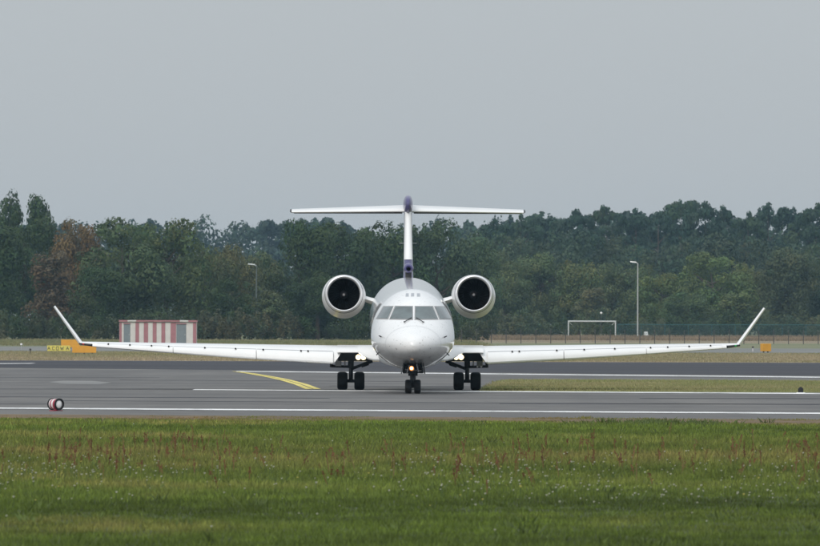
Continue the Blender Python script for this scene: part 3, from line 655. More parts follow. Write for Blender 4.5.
# football goal
ga, gb = gpt(568.6, 338.0), gpt(615.6, 338.1); gy = ga.y; gw = 7.32
gx0 = at(568.6, 330, gy).x; gx1 = at(615.6, 330, gy).x
goal = tag(empty('football_goal', ((gx0 + gx1) / 2, gy, 0)), 'pale football goal frame on the dry field beyond the fence', 'goal')
gw = gx1 - gx0; gh = at(592, 321.3, gy).z
for sx in (-1, 1):
    MB().tube([(sx * gw / 2, 0, 0), (sx * gw / 2, 0, gh)], .09, 8).build('post', 'goal_white', goal)
    MB().tube([(sx * gw / 2, 0.02, gh - .05), (sx * (gw / 2 - .55), .5, gh - .55)], .04, 6).build('stay', 'goal_white', goal)
    MB().tube([(sx * gw / 2, 0.02, gh - .05), (sx * gw / 2, 1.6, gh - .1), (sx * gw / 2, 2.0, 0)], .04, 6).build('net_frame', 'galv', goal)
MB().tube([(-gw / 2 - .09, 0, gh), (gw / 2 + .09, 0, gh)], .10, 8).build('crossbar', 'goal_white', goal)

def lamp_post(px, pyb, pyt, label, Y=None, arm=-1, pm='galv', hm='lens_white'):
    b = gpt(px, pyb) if Y is None else Vector((at(px, 330, Y).x, Y, 0)); Y = b.y; H = at(px, pyt, Y).z
    r = tag(empty('lamp_post', b), label, 'lamp post')
    MB().tube([(0, 0, 0), (0, 0, H * .5), (0, 0, H)], [.12, .10, .08], 10).build('pole', pm, r)
    MB().tube([(0, 0, H - .05), (arm * .35, 0, H + .12)], .07, 8).build('arm', 'galv', r)
    MB().loft([[(arm * (.2 + u), y, H + .06 + u * .10 + z) for y, z in ((-.22, 0), (.22, 0), (.16, .16), (-.16, .16))] for u in (0, .5, .95)]).build('lamp_head', hm, r)
    return r
lamp_post(637.8, 338.5, 263.2, 'tall slim lamp post by the goal in front of the green trees')
lamp_post(256.5, 338, 265.6, 'lamp post with pale head half hidden between the left trees', Y=1240, pm='post_grey', hm='goal_white')
b = Vector((at(601.3, 330, 1410).x, 1410, 0)); H = at(601.3, 313, 1410).z
r = tag(empty('globe_lamp', b), 'slim dark post with a small white globe above the goal', 'lamp')
MB().tube([(0, 0, 0), (0, 0, H - .12)], [.05, .035], 8).build('post', 'post_dark', r)
sp_ = MB().lathe_y([(-.17, .01, H), (-.14, .10, H), (-.07, .16, H), (0, .18, H), (.07, .16, H), (.14, .10, H), (.17, .01, H)], 0, 16, (True, True)).build('globe', 'lens_white', r, smooth=True)
b = gpt(646.0, 338.0)
r = tag(empty('field_board', b, .4), 'small white folding board near the foot of the tall lamp post', 'board')
for sy in (-1, 1): MB().loft([[(-.32, sy * .35, 0), (.32, sy * .35, 0), (.32, sy * .32, 0), (-.32, sy * .32, 0)], [(-.28, sy * .05, 1.0), (.28, sy * .05, 1.0), (.28, sy * .02, 1.0), (-.28, sy * .02, 1.0)]]).build('leaf_board', 'goal_white', r)

# ball-stop net
M['net'] = bpy.data.materials.new('teal_net'); n, l, p = nodes_of(M['net']); p.inputs['Base Color'].default_value = (.01, .05, .055, 1); p.inputs['Roughness'].default_value = .8
tr = n.new("ShaderNodeBsdfTransparent"); mx = n.new("ShaderNodeMixShader"); mx.inputs[0].default_value = .3
l.new(tr.outputs[0], mx.inputs[1]); l.new(p.outputs[0], mx.inputs[2]); l.new(mx.outputs[0], n['Material Output'].inputs[0])
M['teal'] = plain('teal_steel', (.02, .11, .12), .5)
NY = 1425; xa, xb = at(618, 330, NY).x, at(900, 330, NY).x
net = tag(empty('ball_stop_net', (xa, NY, 0)), 'teal netting fence along the foot of the right trees', 'net fence')
MB().tube([(0, 0, 2.12), (xb - xa, 0, 2.12)], .045, 6).build('top_rail', 'teal', net)
MB().add([(0, 0, .05), (xb - xa, 0, .05), (xb - xa, 0, 2.1), (0, 0, 2.1)], [(0, 1, 2, 3)]).build('netting', 'net', net)
for k in range(13):
    MB().tube([(k * (xb - xa) / 12, .05, 0), (k * (xb - xa) / 12, .05, 2.15)], .05, 6).build('post', 'teal', net)

# ------------------------------------------------------------------ trees
def unit(v): return v / (np.linalg.norm(v, axis=-1, keepdims=True) + 1e-9)
def leaf_quads(rng, cen, nrm, size):
    n = len(cen); t = unit(np.cross(nrm, rng.normal(size=(n, 3)))); b = np.cross(nrm, t)
    s = size[:, None] * .5; asp = rng.uniform(.55, 1.0, (n, 1))
    return np.stack([cen - t * s - b * s * asp * .4, cen + t * s * .2 - b * s * asp, cen + t * s + b * s * asp * .4, cen - t * s * .2 + b * s * asp], axis=1)
def crown(seed, kind, n, leaf):
    """unit crown: height 1, half-width given by kind; returns quads and tints"""
    rng = np.random.default_rng(seed); B = []
    if kind == 'broad':
        nb = 34
        for i in range(nb):
            d = unit(rng.normal(size=3)); d[2] = d[2] * .9
            rr = rng.uniform(.45, 1.0) ** .6
            c = np.array([d[0] * .36 * rr, d[1] * .36 * rr, .56 + d[2] * .37 * rr]); taper = 1.0 - .35 * max(0, c[2] - .6)
            B.append((c * [taper, taper, 1], rng.uniform(.09, .175), .85))
        for i in range(16):
            d = unit(rng.normal(size=3)); d[2] = abs(d[2]); B.append((np.array([d[0] * .37, d[1] * .37, .58 + d[2] * .355]), rng.uniform(.035, .065), .9))
        for i in range(14):
            a = rng.uniform(0, 6.28); B.append((np.array([math.cos(a) * .33, math.sin(a) * .33, rng.uniform(.10, .38)]), rng.uniform(.08, .13), .85))
    elif kind == 'tall':
        for i in range(50):
            z = rng.uniform(.12, .93); w = .24 * math.sin(math.pi * min(1, (z * .85 + .12))) ** .7; a = rng.uniform(0, 6.28); q = rng.uniform(.3, 1)
            B.append((np.array([math.cos(a) * w * q, math.sin(a) * w * q, z]), rng.uniform(.06, .11), .95))
    elif kind == 'pine':
        for i in range(34):
            z = rng.uniform(.42, .93); w = .31 * max(.02, 1 - ((z - .60) / .44) ** 2) ** .5; a = rng.uniform(0, 6.28); q = rng.uniform(.2, 1.05)
            B.append((np.array([math.cos(a) * w * q, math.sin(a) * w * q, z]), rng.uniform(.035, .10), .6))
        for i in range(16):
            a = rng.uniform(0, 6.28); q = rng.uniform(0, .2); B.append((np.array([math.cos(a) * q, math.sin(a) * q, 1.0 - q * .7 - rng.uniform(0, .08)]), rng.uniform(.018, .035), 1.1))
    elif kind == 'spruce':
        for i in range(150):
            z = 1 - .92 * rng.uniform(0, 1) ** .7; w = .24 * (1 - z) + .008; a = rng.uniform(0, 6.28)
            B.append((np.array([math.cos(a) * w * .7, math.sin(a) * w * .7, z]), .012 + .075 * (1 - z), .5))
    elif kind == 'bush':
        for i in range(26):
            a = rng.uniform(0, 6.28); q = rng.uniform(0, 1) ** .5; z = rng.uniform(.1, .85) * (1 - .45 * q)
            B.append((np.array([math.cos(a) * .6 * q, math.sin(a) * .6 * q, z]), rng.uniform(.12, .22), .85))
    rad = np.array([b[1] for b in B]); cen = np.array([b[0] for b in B]); flat = np.array([b[2] for b in B])
    pick = rng.choice(len(B), n, p=rad ** 2 / (rad ** 2).sum())
    d = unit(rng.normal(size=(n, 3)) + [0, 0, .25]); r = rad[pick] * np.where(rng.random(n) < .75, rng.uniform(.8, 1.12, n), rng.uniform(.2, .8, n))
    pos = cen[pick] + d * r[:, None] * np.stack([np.ones(n), np.ones(n), flat[pick]], 1)
    pos[:, 2] = np.maximum(pos[:, 2], .02)
    nrm = unit(d + rng.normal(size=(n, 3)) * .34)
    bt = rng.normal(0, 1, len(B)); k = 1 + .16 * bt[pick] + rng.normal(0, .10, n)
    hue = .09 * rng.normal(0, 1, len(B))[pick] + rng.normal(0, .04, n)
    tint = np.stack([k * (1 + hue), k, k * (1 - .5 * hue)], 1).clip(.25, 2.2) * .45
    return pos, nrm, leaf * rng.uniform(.6, 1.35, n), tint
def limbs(seed, kind):
    rng = random.Random(seed); m = MB()
    top = {'broad': .72, 'tall': .85, 'pine': .92, 'spruce': .96, 'bush': .5}[kind]; r0 = {'broad': .026, 'tall': .018, 'pine': .016, 'spruce': .014, 'bush': .02}[kind]
    pts = [(0, 0, 0)] + [(rng.uniform(-.012, .012), rng.uniform(-.012, .012), top * k / 4) for k in range(1, 5)]
    m.tube(pts, [r0 * 1.25, r0, r0 * .8, r0 * .5, r0 * .15], 7)
    for k in range(9 if kind != 'bush' else 5):
        z = rng.uniform(.25 if kind != 'pine' else .45, top * .85); a = rng.uniform(0, 6.28); L = rng.uniform(.14, .28) * (1.0 if kind == 'broad' else .7)
        m.tube([(0, 0, z), (math.cos(a) * L * .5, math.sin(a) * L * .5, z + L * .25), (math.cos(a) * L, math.sin(a) * L, z + L * .6)], [r0 * .45, r0 * .3, r0 * .08], 5)
    return m
VAR = {}
def variants(kind, count, n, leaf):
    out = []
    for i in range(count):
        pos, nrm, sz, tint = crown(hash((kind, i)) % 1 + i * 17 + len(kind) * 101, kind, n, leaf)
        q = leaf_quads(np.random.default_rng(i), pos, nrm, sz)
        cm = np_mesh('crown', q, 4, tint, 'leaf')
        t = limbs(i * 7 + len(kind), kind).build('trunk', 'bark'); tm = t.data; bpy.data.objects.remove(t)
        out.append((cm, tm, (pos, nrm, sz, tint)))
    VAR[kind] = out
variants('broad', 6, 15000, .024); variants('tall', 3, 6000, .028); variants('pine', 5, 8000, .024); variants('bush', 3, 2500, .07)
LEAFK = 0.92
GREEN, DARK, OLIVE, YELL, RUST, BLUEG, BROWN = (.100, .150, .038), (.046, .072, .024), (.125, .145, .042), (.19, .18, .055), (.165, .100, .042), (.050, .095, .055), (.125, .115, .045)
TREES = []
def tree(kind, var, px, Y, py_top, wpx, colr, label, cat='tree', group=None, name=None):
    X = (px - 410) * Y / F; H = at(px, py_top, Y).z
    name = name or {'broad': 'broadleaf_tree', 'tall': 'slender_tree', 'pine': 'pine_tree', 'spruce': 'spruce_tree', 'bush': 'bush'}[kind]
    rng = random.Random(int(px * 7 + Y)); r = tag(empty(name, (X, Y, 0), rng.uniform(0, 6.28)), label, cat, group)
    cm, tm, _ = VAR[kind][var % len(VAR[kind])]
    half = {'broad': .42, 'tall': .28, 'pine': .32, 'spruce': .22, 'bush': .7}[kind]
    W = (wpx * Y / F) / 2 / half
    for nm, me in (('trunk', tm), ('crown', cm)):
        o = link(bpy.data.objects.new(nm, me), r); o.scale = (W, W, H); o.color = (*[c / .45 * LEAFK * k_ for c, k_ in zip(colr, (.92, 1.04, 1.0))], 1)
    TREES.append(r); return r
T = tree
# front row, left of the airliner
T('tall', 1, 9, 1420, 190, 40, DARK, 'tall dark feathery tree top at the far left of the skyline')
T('tall', 2, 38, 1440, 197, 40, DARK, 'shorter dark feathery tree top right of the tallest one at far left')
T('broad', 0, -22, 1190, 208, 100, DARK, 'dark broadleaf tree cut by the left picture edge', group='left woodland edge')
T('broad', 1, 24, 1230, 206, 84, DARK, 'dark broadleaf tree below the two feathery tree tops at far left', group='left woodland edge')
T('broad', 2, 76, 1215, 214, 58, RUST, 'rust coloured autumn tree left of the big oak', group='left woodland edge')
T('tall', 0, 52, 1180, 250, 60, (.13, .085, .048), 'lower rusty brown tree behind the left winglet', group='left woodland edge')
T('broad', 3, 122, 1170, 212, 104, (.080, .105, .042), 'big dark green oak above the left end of the striped hut', group='left woodland edge')
T('broad', 4, 166, 1185, 210, 88, (.085, .112, .040), 'big olive green oak above the right end of the striped hut', group='left woodland edge')
T('broad', 5, 96, 1160, 265, 62, DARK, 'low dark tree between winglet and striped hut', group='left woodland edge')
T('broad', 1, 205, 1200, 246, 64, (.10, .110, .045), 'olive tree right of the oaks with a thin top', group='left woodland edge')
T('broad', 0, 226, 1270, 243, 60, BROWN, 'yellowish brown tree in the dip left of the lamp head', group='left woodland edge')
T('broad', 2, 258, 1280, 248, 56, (.12, .125, .055), 'pale olive tree around the left lamp post', group='left woodland edge')
T('tall', 1, 272, 1180, 290, 44, (.10, .115, .050), 'small light tree above the middle of the left wing', group='left woodland edge')
T('broad', 3, 232, 1165, 275, 52, DARK, 'dark low tree right of the striped hut', group='left woodland edge')
T('broad', 5, 300, 1200, 219, 76, DARK, 'dark tree left of the left engine reaching the tailplane', group='woodland behind the airliner')
T('broad', 4, 346, 1215, 214, 84, DARK, 'dark tree above the left engine', group='woodland behind the airliner')
T('broad', 1, 392, 1225, 216, 84, DARK, 'dark tree directly left of the tail fin', group='woodland behind the airliner')
T('broad', 0, 436, 1230, 218, 80, (.062, .092, .045), 'dark tree directly right of the tail fin', group='woodland behind the airliner')
T('broad', 2, 470, 1260, 232, 66, (.070, .100, .048), 'dark green tree above the right engine', group='woodland behind the airliner')
T('broad', 4, 318, 1165, 268, 66, DARK, 'low dark tree just left of the left engine inlet', group='woodland behind the airliner')
# right of the airliner: nearer, lighter trees
T('broad', 3, 504, 1480, 258, 60, (.105, .125, .050), 'light green tree right of the right engine', group='pale trees behind the goal')
T('broad', 5, 540, 1490, 252, 64, (.120, .140, .055), 'pale green tree left of the goal', group='pale trees behind the goal')
T('broad', 1, 578, 1485, 256, 62, (.125, .140, .052), 'pale yellowish green tree above the goal', group='pale trees behind the goal')
T('broad', 0, 612, 1500, 262, 56, (.110, .130, .055), 'pale green tree between goal and lamp post', group='pale trees behind the goal')
T('tall', 2, 592, 1470, 288, 40, (.13, .12, .055), 'short brownish tree right behind the goal', group='pale trees behind the goal')
T('broad', 2, 488, 1520, 243, 52, (.095, .120, .052), 'green tree touching the right engine rim', group='pale trees behind the goal')
T('broad', 4, 662, 1480, 268, 58, (.125, .150, .050), 'bright green tree right of the tall lamp post', group='right woodland edge')
T('broad', 3, 712, 1490, 248, 84, (.120, .152, .050), 'broad bright green tree in the middle right, tallest of the bright ones', group='right woodland edge')
T('broad', 0, 746, 1500, 262, 44, (.160, .165, .060), 'yellowish green tree left of the right winglet tip', group='right woodland edge')
T('tall', 0, 738, 1465, 292, 48, (.14, .155, .055), 'low pale shrubby tree below the bright green tree', group='right woodland edge')
T('broad', 5, 786, 1470, 246, 70, (.085, .098, .048), 'dark tree with a brownish top right of the right winglet', group='right woodland edge')
T('broad', 1, 832, 1480, 252, 60, (.080, .100, .048), 'dark tree cut by the right picture edge', group='right woodland edge')
T('broad', 2, 688, 1470, 290, 56, (.085, .115, .045), 'low dark green tree below the bright tree crowns', group='right woodland edge')
T('broad', 4, 640, 1530, 258, 50, (.090, .118, .050), 'green tree behind the head of the tall lamp post', group='right woodland edge')
# skyline pines on the right
sky_p = [(496, 219, 44, 'left of the others, beside the tailplane tip'), (520, 213, 44, 'just right of the right tailplane tip'), (548, 215, 46, 'second from the tailplane tip'), (578, 209, 46, 'third from the tailplane tip'),
         (606, 205, 50, 'fourth from the tailplane tip, broad topped'), (636, 208, 44, 'above the tall lamp post'), (658, 210, 40, 'right above the bright tree group'), (681, 198, 46, 'with the highest top of the right half'),
         (706, 201, 40, 'second highest, right of the highest'), (726, 205, 40, 'with a ragged top above the right winglet'), (748, 211, 38, 'in the small dip of the skyline'), (768, 201, 46, 'above the dark brownish tree'),
         (792, 205, 42, 'second from the right picture edge'), (816, 203, 46, 'at the right picture edge')]
for i, (px, pt, w, s) in enumerate(sky_p):
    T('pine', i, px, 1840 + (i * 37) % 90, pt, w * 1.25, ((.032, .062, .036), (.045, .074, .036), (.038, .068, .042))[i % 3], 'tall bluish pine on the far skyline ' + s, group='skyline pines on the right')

# the wood behind, read as one mass, and the undergrowth at the foot of the trees
def mass(name, items, label, cat):
    P, N, S, C = [], [], [], []
    for kind, var, X, Y, W, H, colr, keep, lf in items:
        pos, nrm, sz, tint = VAR[kind][var % len(VAR[kind])][2]
        rng = np.random.default_rng(int(X * 13 + Y)); idx = rng.choice(len(pos), min(keep, len(pos)), replace=False); a = rng.uniform(0, 6.28); ca, sa = math.cos(a), math.sin(a)
        rot = np.array([[ca, -sa, 0], [sa, ca, 0], [0, 0, 1]]); p = pos[idx] @ rot.T * [W, W, H] + [X, Y, 0]
        P.append(p); N.append(unit((nrm[idx] @ rot.T) / [W, W, H])); S.append(sz[idx] * lf * (W + H) / 2); C.append(tint[idx] / .45 * np.array(colr) * LEAFK)
    P, N, S, C = map(np.concatenate, (P, N, S, C))
    q = leaf_quads(np.random.default_rng(3), P, N, S)
    o = link(bpy.data.objects.new(name, np_mesh(name, q, 4, C, 'far_leaf'))); return tag(o, label, cat, kind='stuff')
M['far_leaf'] = leafy('far_leaf', False)
rng = random.Random(11); items = []
def W_of(kind, wpx, Y): return (wpx * Y / F) / 2 / {'broad': .42, 'tall': .28, 'pine': .32, 'spruce': .22, 'bush': .7}[kind]
for px in np.arange(-140, 980, 26):                         # bluish mid wood on the right, far ridge on the left
    right = px > 470
    Y = rng.uniform(1640, 1760); pt = rng.uniform(226, 246) if right else rng.uniform(238, 262)
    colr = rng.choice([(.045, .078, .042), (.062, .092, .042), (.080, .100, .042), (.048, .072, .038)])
    items.append(('broad', rng.randrange(6), (px + rng.uniform(-8, 8) - 410) * Y / F, Y, W_of('broad', rng.uniform(48, 66), Y), at(px, pt, Y).z, colr, 4500, 1.35))
for px in np.arange(-160, 1000, 24):
    Y = rng.uniform(2050, 2300) if px > 470 else rng.uniform(2500, 2750); pt = rng.uniform(208, 219) if px > 470 else rng.uniform(214, 223)
    k = rng.choice(['pine', 'broad', 'broad'])
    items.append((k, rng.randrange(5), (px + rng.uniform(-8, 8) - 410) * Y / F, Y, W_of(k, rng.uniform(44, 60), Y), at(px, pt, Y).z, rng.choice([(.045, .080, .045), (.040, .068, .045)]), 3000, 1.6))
for px in np.arange(480, 1000, 22):
    Y = rng.uniform(1930, 2000)
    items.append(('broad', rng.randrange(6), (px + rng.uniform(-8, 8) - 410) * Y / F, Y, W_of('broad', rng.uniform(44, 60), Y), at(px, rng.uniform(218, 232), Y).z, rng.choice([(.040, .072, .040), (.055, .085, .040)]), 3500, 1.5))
mass('far_wood', items, 'bluish hazy wood rising behind the nearer trees', 'wood')
items = []
for px in np.arange(-150, 480, 7):
    Y = rng.uniform(1135, 1160) + (25 if px > 260 else 0)
    items.append(('bush', rng.randrange(3), (px + rng.uniform(-4, 4) - 410) * Y / F, Y, W_of('bush', rng.uniform(18, 34), Y), rng.uniform(2.2, 5.0), rng.choice([DARK, (.06, .075, .035), (.07, .09, .04), (.09, .09, .045)]), 1100, 1.0))
for px in np.arange(466, 980, 9):
    Y = rng.uniform(1440, 1462)
    items.append(('bush', rng.randrange(3), (px + rng.uniform(-4, 4) - 410) * Y / F, Y, W_of('bush', rng.uniform(18, 32), Y), rng.uniform(2.5, 6.5), rng.choice([DARK, (.06, .085, .04), (.09, .11, .045), (.10, .11, .05)]), 1100, 1.0))
mass('undergrowth', items, 'tangled dark undergrowth along the foot of the trees', 'undergrowth')

# ------------------------------------------------------------------ grass
def noise2(x, y, seed, n=10, smin=.02, smax=.4, ay=1.0):
    r = np.random.default_rng(seed); out = np.zeros_like(x)
    for i in range(n):
        k = smin * (smax / smin) ** (i / (n - 1)); a = r.uniform(0, 6.28); out += np.sin(x * k * 6.28 * math.cos(a) + y * k * ay * 6.28 * math.sin(a) + r.uniform(0, 6.28)) / (1 + i * .25)
    return out / 2.5
def blades(rng, x, y, h, w, lean, tint, nb, spread):
    """nb blades in each tuft, each blade a bent pair of faces drawn as one quad"""
    n = len(x); X = np.repeat(x, nb); Y = np.repeat(y, nb); hh = np.repeat(h, nb) * rng.uniform(.55, 1.25, n * nb); ww = np.repeat(w, nb)
    a = rng.uniform(0, 6.283, n * nb); off = np.repeat(spread, nb) * rng.uniform(0, 1, n * nb) ** .5
    bx, by = X + np.cos(a) * off, Y + np.sin(a) * off
    la = a + rng.normal(0, .8, n * nb); ld = np.repeat(lean, nb) * hh * rng.uniform(.3, 1.2, n * nb); fa = rng.uniform(0, 3.14, n * nb)
    dx, dy = np.cos(fa) * ww * .5, np.sin(fa) * ww * .5; z0 = np.full(n * nb, .004)
    tx, ty = bx + np.cos(la) * ld, by + np.sin(la) * ld
    q = np.stack([np.stack([bx - dx, by - dy, z0], 1), np.stack([bx + dx, by + dy, z0], 1), np.stack([(bx + tx) / 2 + dx * .8, (by + ty) / 2 + dy * .8, hh * .62], 1), np.stack([tx, ty, hh], 1)], 1)
    c = np.repeat(tint, nb, 0) * rng.uniform(.75, 1.25, (n * nb, 1)); return q, c
rng = np.random.default_rng(5)
N = 62000
Yg = np.exp(rng.uniform(np.log(84), np.log(214.5), N)); Xg = rng.uniform(-1, 1, N) * (Yg * .0456 + 2.2)
edge = np.array([grass_edge(0).y, grass_edge(820).y]); xe = np.array([grass_edge(0).x, grass_edge(820).x])
ye = edge[0] + (Xg - xe[0]) * (edge[1] - edge[0]) / (xe[1] - xe[0])
gap = np.clip(5.5 + 4.0 * noise2(Xg, Yg * 0, 9, smin=.03, smax=.5), 1.5, 11)
keep = (Yg < ye - gap - 1.5 * rng.random(N)) ; Xg, Yg, ye = Xg[keep], Yg[keep], ye[keep]
nA = noise2(Xg, Yg, 1, ay=.35); nB = noise2(Xg, Yg, 2, smin=.1, smax=1.2, ay=.4)
fresh, olive, brown, deep = np.array([.128, .192, .026]), np.array([.138, .168, .032]), np.array([.20, .150, .055]), np.array([.092, .140, .018])
v = 323 + 20250 / Yg                                            # row in the photograph
bandb = np.exp(-((v - 458) / 16) ** 2) * .36 + np.exp(-((v - 478) / 6) ** 2) * .15 + np.exp(-((v - 521) / 8) ** 2) * .22
fr = np.clip((442 - v) / 22, 0, 1); dp = np.clip((v - 486) / 22, 0, 1)
fb = np.clip(bandb + .25 * nA + .15 * nB - .05, 0, 1)[:, None]
tint = (olive * .55 + fresh * .45) * (1 - fr[:, None]) + fresh * fr[:, None]
tint = tint * (1 - .7 * dp[:, None]) + deep * .7 * dp[:, None]
tint = tint * (1 - fb) + brown * fb
nv = np.clip((ye - Yg - 6) / 9, 0, 1)[:, None]; dryv = np.clip(1 - nv + .3 * nB[:, None], 0, 1) * np.clip(.35 + .7 * noise2(Xg, Yg * 0, 9, smin=.03, smax=.3)[:, None] + .5 * (Xg[:, None] < -3), 0, 1)
tint = tint * (1 - dryv) + np.array([.30, .20, .085]) * dryv
tint = tint * (1 + .16 * nA + .22 * nB)[:, None].clip(.4) * (1 + .22 * noise2(Xg, Yg, 77, n=14, smin=.4, smax=4.0, ay=.5))[:, None].clip(.5) * rng.uniform(.62, 1.38, (len(Xg), 1))
hgt = .085 * (1 + .35 * nA) * rng.uniform(.6, 1.3, len(Xg)) + .06 * np.exp(-((v - 455) / 20) ** 2) * rng.random(len(Xg))
hgt = hgt * np.clip((ye - Yg - 2) / 14, .30, 1)
q, c = blades(rng, Xg, Yg, hgt.clip(.02), np.full(len(Xg), .011) * (Yg / 120), np.full(len(Xg), .5), tint, 9, np.full(len(Xg), .11))
o = link(bpy.data.objects.new('meadow_grass', np_mesh('meadow_grass', q, 4, c, 'grass'))); tag(o, 'green meadow grass filling the foreground', 'grass', kind='stuff')
# leafy dark weed clumps
n = 160; y = np.exp(rng.uniform(np.log(90), np.log(205), n)); x = rng.uniform(-1, 1, n) * (y * .0456 + 1.5)
cl_ = gpt(652, 424.5); k = 90; x = np.concatenate([x, cl_.x + rng.normal(0, .75, k)]); y = np.concatenate([y, cl_.y + rng.normal(0, 2.0, k)])
q, c = blades(rng, x, y, rng.uniform(.07, .14, len(x)), rng.uniform(.02, .04, len(x)), np.full(len(x), .9), np.tile([.085, .120, .030], (len(x), 1)) * rng.uniform(.7, 1.3, (len(x), 1)), 16, np.full(len(x), .14))
o = link(bpy.data.objects.new('leafy_weeds', np_mesh('leafy_weeds', q, 4, c, 'grass'))); tag(o, 'clumps of dark leafy weeds in the meadow', 'weeds', kind='stuff')
# reddish sorrel stalks
xs, ys = [], []
for (px, py, sp, n) in [(68, 452, 16, 60), (110, 455, 14, 26), (150, 447, 22, 40), (180, 450, 14, 30), (222, 462, 6, 14), (250, 452, 22, 22), (337, 457, 10, 20), (395, 447, 6, 10), (456, 458, 5, 20), (480, 462, 20, 18), (500, 455, 18, 16),
                        (528, 462, 10, 14), (560, 452, 18, 22), (585, 448, 6, 14), (628, 458, 8, 16), (680, 455, 14, 18), (744, 455, 9, 34), (770, 446, 12, 12), (800, 456, 6, 26), (812, 450, 6, 18), (90, 458, 60, 40), (600, 460, 150, 70), (300, 460, 150, 50)]:
    for i in range(int(n * .5)):
        p = gpt(px + rng.normal(0, sp), min(500, max(428, py + rng.normal(0, 9) + 8))); xs.append(p.x); ys.append(p.y)
xs, ys = np.array(xs), np.array(ys); n = len(xs)
def stalks(xs, ys):
    Q, C = [], []
    for x, y in zip(xs, ys):
        h = rng.uniform(.14, .36); lx, ly = rng.normal(0, .05), rng.normal(0, .05); col = np.array([.22, .105, .055]) * rng.uniform(.6, 1.1) if rng.random() < .7 else np.array([.21, .15, .06])
        Q.append([(x - .006, y, 0), (x + .006, y, 0), (x + lx + .005, y + ly, h), (x + lx - .005, y + ly, h)]); C.append(col * .8)
        for i in range(9):
            t = rng.uniform(.5, 1.0); r_ = .020 * (1.15 - t) + .005; cx, cy, cz = x + lx * t + rng.normal(0, r_), y + ly * t + rng.normal(0, r_), h * t; s = rng.uniform(.005, .012)
            Q.append([(cx - s, cy, cz - s), (cx + s, cy + s * .5, cz - s * .6), (cx + s * .8, cy, cz + s), (cx - s, cy - s * .5, cz + s * .7)]); C.append(col * rng.uniform(.7, 1.3))
    return np.array(Q), np.array(C)
q, c = stalks(xs, ys)
o = link(bpy.data.objects.new('sorrel_stalks', np_mesh('sorrel_stalks', q, 4, c, 'grass'))); tag(o, 'reddish brown sorrel stalks standing in the meadow', 'weeds', kind='stuff')
# small white flowers
xs, ys, sz = [], [], []
for (px, py, sx_, sy_, n) in [(60, 476, 55, 8, 150), (20, 472, 20, 8, 40), (150, 478, 40, 6, 40), (300, 474, 60, 8, 40), (440, 468, 30, 8, 60), (500, 472, 40, 8, 60), (470, 497, 30, 6, 30), (560, 478, 60, 10, 60), (610, 498, 30, 6, 40), (690, 470, 60, 10, 60), (730, 498, 45, 6, 60),
                              (780, 472, 40, 8, 40), (410, 480, 250, 22, 130), (40, 500, 60, 12, 20), (410, 520, 250, 14, 14), (280, 450, 200, 8, 14)]:
    for i in range(int(n * .8)):
        p = gpt(px + rng.normal(0, sx_), min(540, max(432, py + rng.normal(0, sy_) + 5))); xs.append(p.x); ys.append(p.y)
Q, C = [], []
for x, y in zip(xs, ys):
    h = rng.uniform(.10, .22); r_ = rng.uniform(.007, .018); col = np.array([.62, .62, .52]) if rng.random() < .9 else np.array([.60, .55, .18])
    Q.append([(x - .003, y, 0), (x + .003, y, 0), (x + .003, y, h), (x - .003, y, h)]); C.append([.07, .11, .03])
    for a in (0, 1.05, 2.1):   # three crossed petals blades, dished towards the sky
        dx, dy = math.cos(a) * r_, math.sin(a) * r_
        Q.append([(x - dx, y - dy, h + r_ * .5), (x - dy * .5, y + dx * .5 - r_ * .3, h - r_ * .6), (x + dx, y + dy, h + r_ * .5), (x + dy * .5, y - dx * .5, h + r_ * .9)]); C.append(col * rng.uniform(.8, 1.1))
o = link(bpy.data.objects.new('white_flowers', np_mesh('white_flowers', np.array(Q), 4, np.array(C), 'grass'))); tag(o, 'small white and cream flowers dotted through the meadow', 'flowers', kind='stuff')
# ragged dry tufts along the pavement edge
n = 5200; x = rng.uniform(-12.5, 12.5, n); y_e = edge[0] + (x - xe[0]) * (edge[1] - edge[0]) / (xe[1] - xe[0]); y = y_e + .7 - 11 * rng.random(n) ** 1.2
dn = noise2(x, y * .3, 31, smin=.05, smax=.8); k = rng.random(n) < np.clip(.55 + .6 * dn, .05, 1); x, y, dn = x[k], y[k], dn[k]
t = np.clip(.5 + .5 * noise2(x, y * .2, 33, smin=.05, smax=.6) + .35 * (x < -4), 0, 1)[:, None]
q, c = blades(rng, x, y, (.028 + .022 * dn).clip(.008) * rng.uniform(.5, 1.6, len(x)), np.full(len(x), .014), np.full(len(x), .7), np.array([.135, .19, .03]) * (1 - t) + np.array([.24, .15, .06]) * t, 8, np.full(len(x), .16))
o = link(bpy.data.objects.new('verge_grass', np_mesh('verge_grass', q, 4, c, 'grass'))); tag(o, 'ragged brownish grass along the pavement edge', 'grass', kind='stuff')
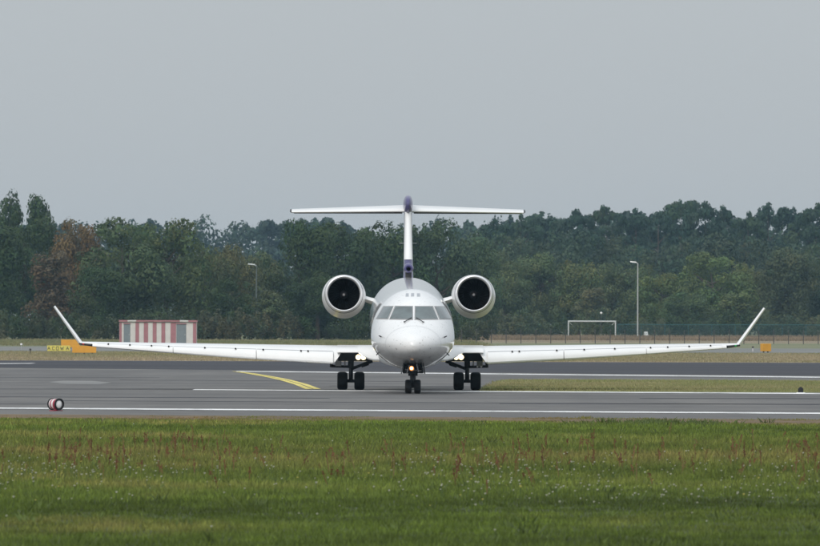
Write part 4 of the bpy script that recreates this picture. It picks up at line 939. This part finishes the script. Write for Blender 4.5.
# shorter turf on the island, the verges and the far field
def turf(name, n, region, h, w, cols, label, nb=6, spread=.2):
    x, y = region(n); nz = noise2(x, y, 21, smin=.01, smax=.2, ay=.4); t = np.clip(.5 + .45 * nz + rng.normal(0, .12, len(x)), 0, 1)[:, None]
    tint = np.array(cols[0]) * (1 - t) + np.array(cols[1]) * t
    q, c = blades(rng, x, y, h * rng.uniform(.5, 1.3, len(x)), np.full(len(x), w), np.full(len(x), .6), tint, nb, np.full(len(x), spread))
    o = link(bpy.data.objects.new(name, np_mesh(name, q, 4, c, 'grass'))); tag(o, label, 'grass', kind='stuff')
def reg_isl(n):
    y = rng.uniform(288, 366, n); x = rng.uniform(2, 24, n)
    px = 410 + x * F / y; v = HOR + (px - 410) * ROLL + F * CH / y
    top = np.interp(px, [482, 487, 497, 510, 820, 1500], [391.6, 387, 382, 380.2, 381.3, 383.6]); low = np.interp(px, [482, 820, 1500], [391.6, 393.0, 397.4])
    k = (px > 483) & (v > top + .05) & (v < low - .3); return x[k], y[k]
turf('island_grass', 26000, reg_isl, .07, .022, ((.16, .22, .060), (.31, .27, .14)), 'mown yellowish grass on the island beside the runway', 7, .22)
def reg_dry(n):
    y = np.exp(rng.uniform(np.log(518), np.log(680), n)); x = rng.uniform(-1, 1, n) * (y * .0456 + 6)
    px = 410 + x * F / y; v = HOR + (px - 410) * ROLL + F * CH / y; k = (v < 360.3 + px * 2.4 / 820) & (v > 352.6 + (px - 410) * ROLL); return x[k], y[k]
turf('dry_grass', 30000, reg_dry, .10, .05, ((.22, .225, .10), (.37, .30, .20)), 'dry tan grass beyond the runway', 4, .4)
def reg_far(n):
    y = rng.uniform(1180, 1420, n); x = rng.uniform(6, 80, n); return x, y
turf('field_grass', 9000, reg_far, .42, .10, ((.19, .15, .10), (.29, .22, .15)), 'tall reddish brown grass on the field behind the fence', 6, .7)
def reg_left(n):
    y = rng.uniform(850, 1130, n); x = rng.uniform(-1, 1, n) * (y * .0456 + 8); k = (x < 8); return x[k], y[k]
turf('rough_grass', 14000, reg_left, .22, .06, ((.15, .175, .075), (.25, .22, .12)), 'rough green grass in front of the left trees', 5, .5)

# ------------------------------------------------------------------ haze
hz = bpy.data.materials.new('haze'); hz.use_nodes = True; n, l = hz.node_tree.nodes, hz.node_tree.links; n.clear()
ho = n.new("ShaderNodeOutputMaterial"); pv = n.new("ShaderNodeVolumePrincipled"); pv.inputs['Color'].default_value = (.44, .68, .88, 1); pv.inputs['Density'].default_value = 0.000068; pv.inputs['Anisotropy'].default_value = 0.0
l.new(pv.outputs[0], ho.inputs['Volume'])
M['haze'] = hz
o = MB().box((-1700, -400, -1), (1700, 5300, 40)).build('haze', 'haze'); tag(o, 'thin pale haze over the whole airfield', 'haze', kind='stuff')
